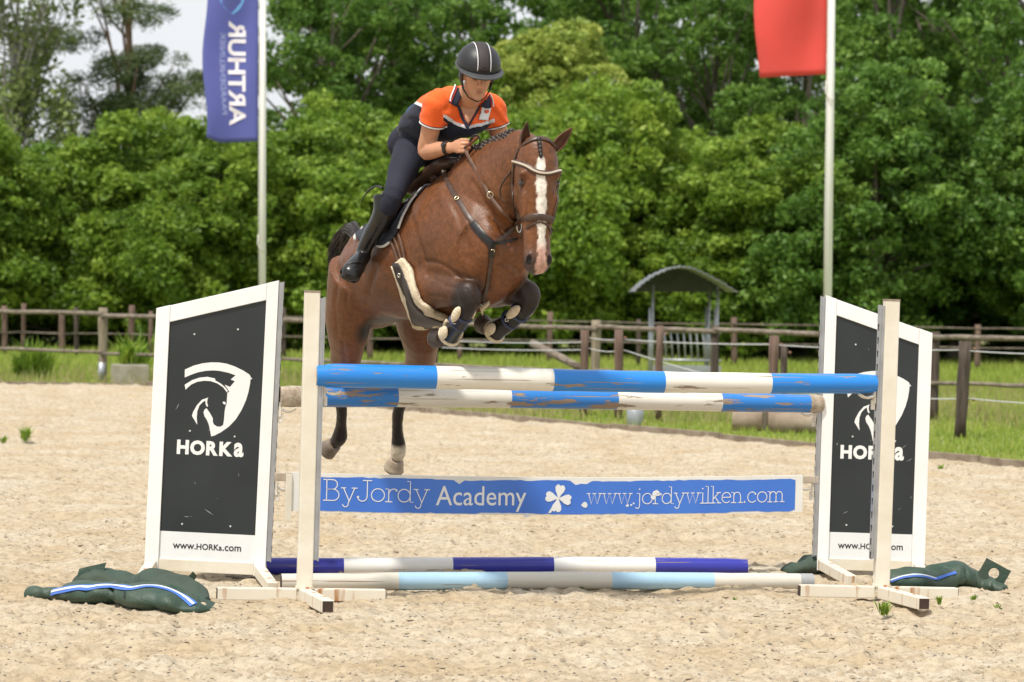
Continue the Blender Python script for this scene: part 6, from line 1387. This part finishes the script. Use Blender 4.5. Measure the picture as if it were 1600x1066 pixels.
# folds
ax = np.array((NKB - WAI).normalized()); tpar = (co - np.array(WAI)) @ ax
fold = .0045 * np.sin(co @ np.array([60., 25., 95.]) + 3 * fbm(co[:, 0], co[:, 2], .12, 3, 2)) * (0.4 + fbm(co[:, 0], co[:, 2] + co[:, 1], .15, 6, 2))
nrm = np.empty(nv * 3, np.float32); sm_.vertices.foreach_get('normal', nrm); co += nrm.reshape(-1, 3) * fold[:, None]
def pxy(co):
    d = co - np.array(CAM); k = d @ np.array(FWD); return 800 + FPX * (d @ np.array(RGT)) / k, 533 - FPX * (d @ np.array(UPV)) / k
# the navy part lies below a line round the chest; sleeves stay orange
uu, vv = pxy(co)
band = (np.interp(uu, [600, 640, 655, 685, 700, 716, 729, 745, 773, 800], [150, 158, 166, 180, 188, 197.5, 202, 199, 191, 186]) - vv) / 285.0     # seam of the two cloths, round the chest
armd = np.minimum(seg_d(co, SHR + (ELR - SHR) * .02, ELR), seg_d(co, SHL + (ELL - SHL) * .02, ELL)) - .086
qa = [((co - np.array(S_)) @ np.array((E_ - S_).normalized())) / (E_ - S_).length for S_, E_ in ((SHR, ELR), (SHL, ELL))]
hem = np.where(seg_d(co, SHR, ELR) < seg_d(co, SHL, ELL), qa[0], qa[1])
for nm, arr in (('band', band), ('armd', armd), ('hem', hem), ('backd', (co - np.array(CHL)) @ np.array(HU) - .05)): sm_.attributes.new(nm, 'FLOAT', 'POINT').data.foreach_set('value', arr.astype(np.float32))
def polo_mat():
    m = bpy.data.materials.new('polo_fabric'); m.use_nodes = True; t = m.node_tree; b = t.nodes['Principled BSDF']; b.inputs['Roughness'].default_value = .85; b.inputs['Specular IOR Level'].default_value = .2; b.inputs['Sheen Weight'].default_value = .1
    tc = t.nodes.new('ShaderNodeTexCoord'); nz_ = t.nodes.new('ShaderNodeTexNoise'); nz_.inputs['Scale'].default_value = 28; t.links.new(tc.outputs['Object'], nz_.inputs['Vector'])
    def A(n): q = t.nodes.new('ShaderNodeAttribute'); q.attribute_name = n; return q.outputs['Fac']
    def M(op, a, b_):
        q = t.nodes.new('ShaderNodeMath'); q.operation = op
        for i, x in enumerate((a, b_)):
            if isinstance(x, (int, float)): q.inputs[i].default_value = x
            else: t.links.new(x, q.inputs[i])
        return q.outputs[0]
    def mixc(f, c1, c2):
        q = t.nodes.new('ShaderNodeMixRGB'); t.links.new(f, q.inputs['Fac'])
        for k, c in (('Color1', c1), ('Color2', c2)):
            if isinstance(c, tuple): q.inputs[k].default_value = (*c, 1)
            else: t.links.new(c, q.inputs[k])
        return q.outputs['Color']
    wob = M('MULTIPLY', M('SUBTRACT', nz_.outputs['Fac'], .5), .016); bd = M('ADD', A('band'), wob)
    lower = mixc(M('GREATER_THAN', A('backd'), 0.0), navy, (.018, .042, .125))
    torso = mixc(M('GREATER_THAN', bd, .019), mixc(M('GREATER_THAN', bd, 0.0), lower, (.62, .62, .66)), orange)
    sl_ = mixc(M('GREATER_THAN', A('hem'), .425), mixc(M('GREATER_THAN', A('hem'), .392), mixc(M('GREATER_THAN', A('hem'), .375), orange, navy), white), navy)
    t.links.new(mixc(M('LESS_THAN', A('armd'), 0.0), torso, sl_), b.inputs['Base Color'])
    n2 = t.nodes.new('ShaderNodeTexNoise'); n2.inputs['Scale'].default_value = 34; n2.inputs['Detail'].default_value = 4; t.links.new(tc.outputs['Object'], n2.inputs['Vector'])
    bp = t.nodes.new('ShaderNodeBump'); bp.inputs['Strength'].default_value = .3; bp.inputs['Distance'].default_value = .008; t.links.new(n2.outputs['Fac'], bp.inputs['Height']); t.links.new(bp.outputs['Normal'], b.inputs['Normal'])
    return m
shm = polo_mat()
sm_.vertices.foreach_set('co', co.astype(np.float32).ravel()); sm_.update()
shirt = inroot(link('shirt', sm_, shm, None, True), rider)
SBV = BVHTree.FromPolygons([v.co.copy() for v in sm_.vertices], [tuple(p.vertices) for p in sm_.polygons])
navym = clothn('collar_navy', (.014, .018, .040)); whitem = clothn('trim_white', (.70, .70, .72)); redm = clothn('trim_red', (.50, .03, .03)); skinp = mat('chest_skin', (.46, .23, .135), .5, var=.08)
patch_px('open_neck', [(717, 166), (722, 176), (727, 186), (730.5, 193)], [(747, 166), (742, 176), (736, 186), (732, 193)], skinp, shirt, .004, 8, 10, .002, SBV)
strap_px('placket', [(715, 164), (718, 174), (723, 186), (729, 196), (731, 203)], .016, navym, shirt, .004, .004, 3, SBV); strap_px('placket', [(749, 166), (744, 177), (738, 187), (732, 197)], .010, navym, shirt, .004, .004, 3, SBV)
patch_px('collar', [(714, 136), (708, 146), (702, 155), (699, 160)], [(718, 146), (717, 156), (715, 164), (712, 166)], navym, shirt, .012, 6, 7, .006, SBV)
strap_px('collar_stripe', [(713, 138), (706, 149), (700, 159)], .008, whitem, shirt, .004, .022, 3, SBV); strap_px('collar_stripe', [(715, 140), (709, 151), (703, 161)], .005, redm, shirt, .004, .022, 3, SBV)
patch_px('collar', [(762, 150), (759, 156), (754, 162), (750, 166)], [(767, 156), (766, 162), (763, 168), (757, 169)], navym, shirt, .010, 6, 7, .006, SBV)
strap_px('collar_stripe', [(763, 150), (766, 158), (767, 166)], .006, whitem, shirt, .004, .018, 3, SBV); strap_px('collar_stripe', [(761, 151), (763, 159), (764, 166)], .004, redm, shirt, .004, .018, 3, SBV)
patch_px('chest_badge', [(754, 167), (747, 187)], [(766, 168), (761, 189)], whitem, shirt, .006, 5, 6, .003, SBV)
patch_px('badge_emblem', [(756, 171), (755, 175), (757, 179)], [(761, 171), (762, 175), (759, 179)], mat('badge_red', (.65, .10, .05), .8), shirt, .011, 4, 4, .002, SBV)
# ---- breeches and boots
brm = clothn('breeches_navy', (.009, .011, .026), var=.25, vscale=10)
HPR, KNEE, ANK, TOE = W(641, 236, 18.70), W(614, 308, 18.40), W(567, 392, 18.60), W(548, 429, 18.42)
bk_ = MB(); limb(bk_, [WAI.lerp(PEL, .25), WAI.lerp(PEL, .6), PEL + HF * -.02, PEL + HF * -.05 + HU * -.09], [(.148, .108), (.158, .118), (.172, .135), (.12, .10)], 24)
for f_ in (lambda p: p, mir):
    limb(bk_, [f_(HPR), f_(HPR.lerp(KNEE, .35)), f_(HPR.lerp(KNEE, .75)), f_(KNEE), f_(KNEE.lerp(ANK, .3))], [(.092, .125), (.085, .105), (.066, .078), (.056, .064), (.050, .054)], 20)
    ball(bk_, f_(HPR + Vector((.02, .06, .01))), (.09, .11, .115), 16, 10)
me = remesh(bk_, 'breeches', .0065, 7, .5)
breech = inroot(link('breeches', me, brm, None, True), rider)
BBV = BVHTree.FromPolygons([v.co.copy() for v in me.vertices], [tuple(p.vertices) for p in me.polygons])
strap_px('belt', [(630, 196), (634, 184), (641, 172), (648, 164)], .030, blackl, rider, .006, .004, 3, BBV)
strap_px('belt_buckle', [(637, 178), (641, 171)], .034, mat('belt_grey', (.45, .42, .38), .5), rider, .006, .010, 2, BBV)
bootm = mat('riding_boot_leather', (.010, .010, .010), .26, var=.3, vscale=8, bump=.12, bscale=25)
for f_ in (lambda p: p, mir):
    mb = MB(); K_, A_, T_ = f_(KNEE.lerp(ANK, .06)), f_(ANK), f_(TOE)
    top = f_(W(600, 304, 18.46)); hl = A_ + (A_ - T_).normalized() * .05 + Vector((0, 0, -.045))
    limb(mb, [top, f_(KNEE.lerp(ANK, .30)), f_(KNEE.lerp(ANK, .62)), A_ + (K_ - A_) * .12, A_ + Vector((0, 0, -.02))], [(.060, .066), (.060, .066), (.048, .055), (.040, .048), (.040, .050)], 20)
    limb(mb, [hl, A_ + Vector((0, 0, -.035)), A_.lerp(T_, .5) + Vector((0, 0, -.010)), A_.lerp(T_, .85), T_, T_ + (T_ - A_).normalized() * .03], [(.034, .034), (.044, .048), (.050, .050), (.058, .046), (.054, .040), (.030, .022)], 18)
    me = remesh(mb, 'boot', .006, 5, .5); bo = inroot(link('boot', me, bootm, None, True), rider)
    d_ = (T_ - A_).normalized(); sole = MB(); sd = (f_(WITH + HR) - f_(WITH)).normalized(); dn = d_.cross(sd); dn = -dn if dn.z > 0 else dn
    limb(sole, [A_ + d_ * .02 + dn * .052, A_.lerp(T_, .5) + dn * .052, A_.lerp(T_, .85) + dn * .048, T_ + dn * .042 + d_ * .015], [(.040, .006), (.048, .006), (.058, .006), (.044, .006)], 14, sd); inroot(sole.build('sole', mat('boot_sole', (.02, .018, .016), .8), None, True), bo)
# stirrup irons hang from the saddle
    mb = MB(); c = A_.lerp(T_, .72) ; pts = [c + sd * (.072 * math.cos(R(a_))) + (dn * -1) * (.105 * max(0, math.sin(R(a_))) ** .8) + dn * .045 for a_ in range(0, 181, 15)]; pts = pts + [pts[0]]; mb.tube(pts, .007, 7, False); inroot(mb.build('stirrup', blackl, None, True), sadl)
strap_px('boot_tab', [(600, 300), (598, 306)], .01, blackl, rider, .004, .004, 3, BBV)
mb = MB(); strand(mb, [W(598, 294, 18.44), W(588, 291, 18.5), W(576, 298, 18.56), W(568, 309, 18.6), W(564, 319, 18.62)], .0065, 6); o = mb.build('crop_tip', blackl, None, True); inroot(o, rider)  # tip of the riding crop, showing behind the leg
# ---- helmet
helm = empty('helmet', tuple(HC)); 
hel_dark = mat('helmet_black', (.016, .016, .018), .45, bump=.1, bscale=200); hel_mid = mat('helmet_panel_brown', (.030, .022, .023), .7, bump=.2, bscale=200)
C_ = FH(0, -.010, .064); rx, ry, rz_ = .121, .140, .116
def shell(th, ph, k=1.0): return C_ + fx_ * (math.cos(th) * math.sin(ph) * rx * k) + fy * (math.cos(th) * math.cos(ph) * ry * k) + fz * (math.sin(th) * rz_ * k)
mb = MB(); rings = []; N = 40
for i in range(15):
    th = R(-10) + (R(89.5) + R(10)) * i / 14; rings.append([shell(th, 2 * math.pi * k / N) for k in range(N)])
mb.rings(rings, True)
o_h = mb.build('helmet', hel_dark, None, True); auto_smooth(o_h, 60); inroot(o_h, rider); bpy.data.objects.remove(helm)
# centre panel with two white pipings, from brow to crown and back
def strip(x0, x1, k, m, name, th0=0.06, n=26):
    vs = []; fs = []
    for i in range(n):
        t_ = th0 + (math.pi * .80 - th0) * i / (n - 1)          # 0 front rim .. pi back rim
        for x in (x0, (x0 * 2 + x1) / 3, (x0 + x1 * 2) / 3, x1):
            xn = x * (1 - .25 * math.sin(t_) ** 2 * 0); s_ = math.sqrt(max(0, 1 - (xn / rx) ** 2)); vs.append(C_ + fx_ * (xn * k) + fy * (math.cos(t_) * ry * s_ * k) + fz * (math.sin(t_) * rz_ * s_ * k))
    for i in range(n - 1):
        for j in range(3): a = i * 4 + j; fs.append((a, a + 1, a + 5, a + 4))
    me = pydata(name, vs, fs); bm = bmesh.new(); bm.from_mesh(me); bmesh.ops.recalc_face_normals(bm, faces=bm.faces); bm.to_mesh(me); bm.free()
    o = link(name, me, m, None, True); so_ = o.modifiers.new('t', 'SOLIDIFY'); so_.thickness = .002; so_.offset = 0; inroot(o, o_h); return o
strip(-.034, .034, 1.010, hel_mid, 'centre_panel'); strip(-.0375, -.0335, 1.020, whitem, 'piping'); strip(.0335, .0375, 1.020, whitem, 'piping')
mb = MB(); rings = []                                          # visor
for i in range(9):
    q = i / 8; ph0 = R(78)
    ring = []
    for k in range(25):
        ph = -ph0 + 2 * ph0 * k / 24; out = .048 * q * math.cos(ph / ph0 * math.pi / 2) ** .8; th = R(-6)
        p = shell(th, ph, 1.0); d_ = (fx_ * math.sin(ph) + fy * math.cos(ph)); ring.append(p + d_ * (out + .002) - fz * (.010 * q * math.cos(ph / ph0 * math.pi / 2)))
    rings.append(ring)
vs = [v for r_ in rings for v in r_]; fs = [(i * 25 + k, i * 25 + k + 1, (i + 1) * 25 + k + 1, (i + 1) * 25 + k) for i in range(8) for k in range(24)]
o = link('visor', pydata('visor', vs, fs), mat('visor_grey', (.045, .047, .052), .5), None, True); so_ = o.modifiers.new('t', 'SOLIDIFY'); so_.thickness = .007; so_.offset = 0; inroot(o, o_h)
mb = MB(); mb.tube([shell(R(-8), 2 * math.pi * k / 40, 1.005) for k in range(41)], .007, 8, False); inroot(mb.build('rim', mat('visor_grey', (0, 0, 0)), None, True), o_h)
for sg in (1, -1):                                             # harness
    mb = MB(); mb.tube([FH(sg * .090, .020, .020), FH(sg * .086, .012, -.03), FH(sg * .074, .022, -.075), FH(sg * .045, .055, -.112), FH(0, .075, -.124)], [.006, .006, .005, .0035, .0035], 6, False); inroot(mb.build('chin_strap', blackl, None, True), o_h)
    mb = MB(); mb.tube([FH(sg * .095, -.045, .01), FH(sg * .088, -.03, -.03), FH(sg * .076, .018, -.07)], .006, 6, False); inroot(mb.build('chin_strap', blackl, None, True), o_h)
    mb = MB(); ball(mb, FH(sg * .088, -.02, -.005), (.010, .030, .035), 10, 8, (fx_, fy, fz)); inroot(mb.build('ear_pad', blackl, None, True), o_h)
mb = MB(); ball(mb, shell(R(16), 0, 1.012), .005, 8, 6); inroot(mb.build('vent_stud', blackl, None, True), o_h)
# ---- wrist watch, riding crop
mb = MB(); hx = (WRR - ELR).normalized(); c = WRR - hx * .022; sd = (Vector((0, 0, 1)) - hx * hx.z).normalized(); up = sd.cross(hx)
mb.tube([c + sd * (.037 * math.cos(R(a_))) + up * (.033 * math.sin(R(a_))) for a_ in range(0, 361, 20)], (.0035), 6, False); 
pts = []
wat = MB(); rings = []
for a_ in range(0, 361, 15):
    p = c + sd * (.0385 * math.cos(R(a_))) + up * (.033 * math.sin(R(a_))); n_ = (p - c).normalized(); rings.append([p - hx * .011, p - hx * .011 + n_ * .004, p + hx * .011 + n_ * .004, p + hx * .011])
wat.rings(rings, False); wa = inroot(wat.build('watch', blackl, None, True), rider)
fc = c + (sd * .55 - up * .85).normalized() * .036 if (sd * .55 - up * .85).y < 0 else c + (sd * .55 + up * .85).normalized() * .036
n_ = (fc - c).normalized(); mb = MB(); ball(mb, fc + n_ * .003, (.021, .018, .006), 14, 8, (hx, n_.cross(hx), n_)); inroot(mb.build('watch_face', mat('watch_glass', (.02, .022, .025), .12), None, True), wa)
cr = empty('riding_crop', tuple(KNR)); tag(cr, 'short riding crop with reddish brown handle held in the fist of the rider', 'riding crop')
a, b_ = W(729, 229, 18.175), W(746, 214, 18.15); mb = MB(); mb.tube([a, a.lerp(b_, .5), b_, b_ + (b_ - a).normalized() * .012], [.008, .0095, .012, .006], 10); inroot(mb.build('grip', mat('crop_handle', (.20, .065, .035), .45), None, True), cr)
mb = MB(); mb.tube([a, a.lerp(W(706, 243, 18.40), .5), W(702, 245, 18.42)], [.006, .005, .003], 7); inroot(mb.build('shaft', blackl, None, True), cr)
mb = MB(); strand(mb, [W(734, 222, 18.16), W(738, 214, 18.15), W(745, 211, 18.14), W(750, 218, 18.14), W(747, 228, 18.16), W(739, 235, 18.18)], .006, 6); inroot(mb.build('wrist_loop', blackl, None, True), cr)
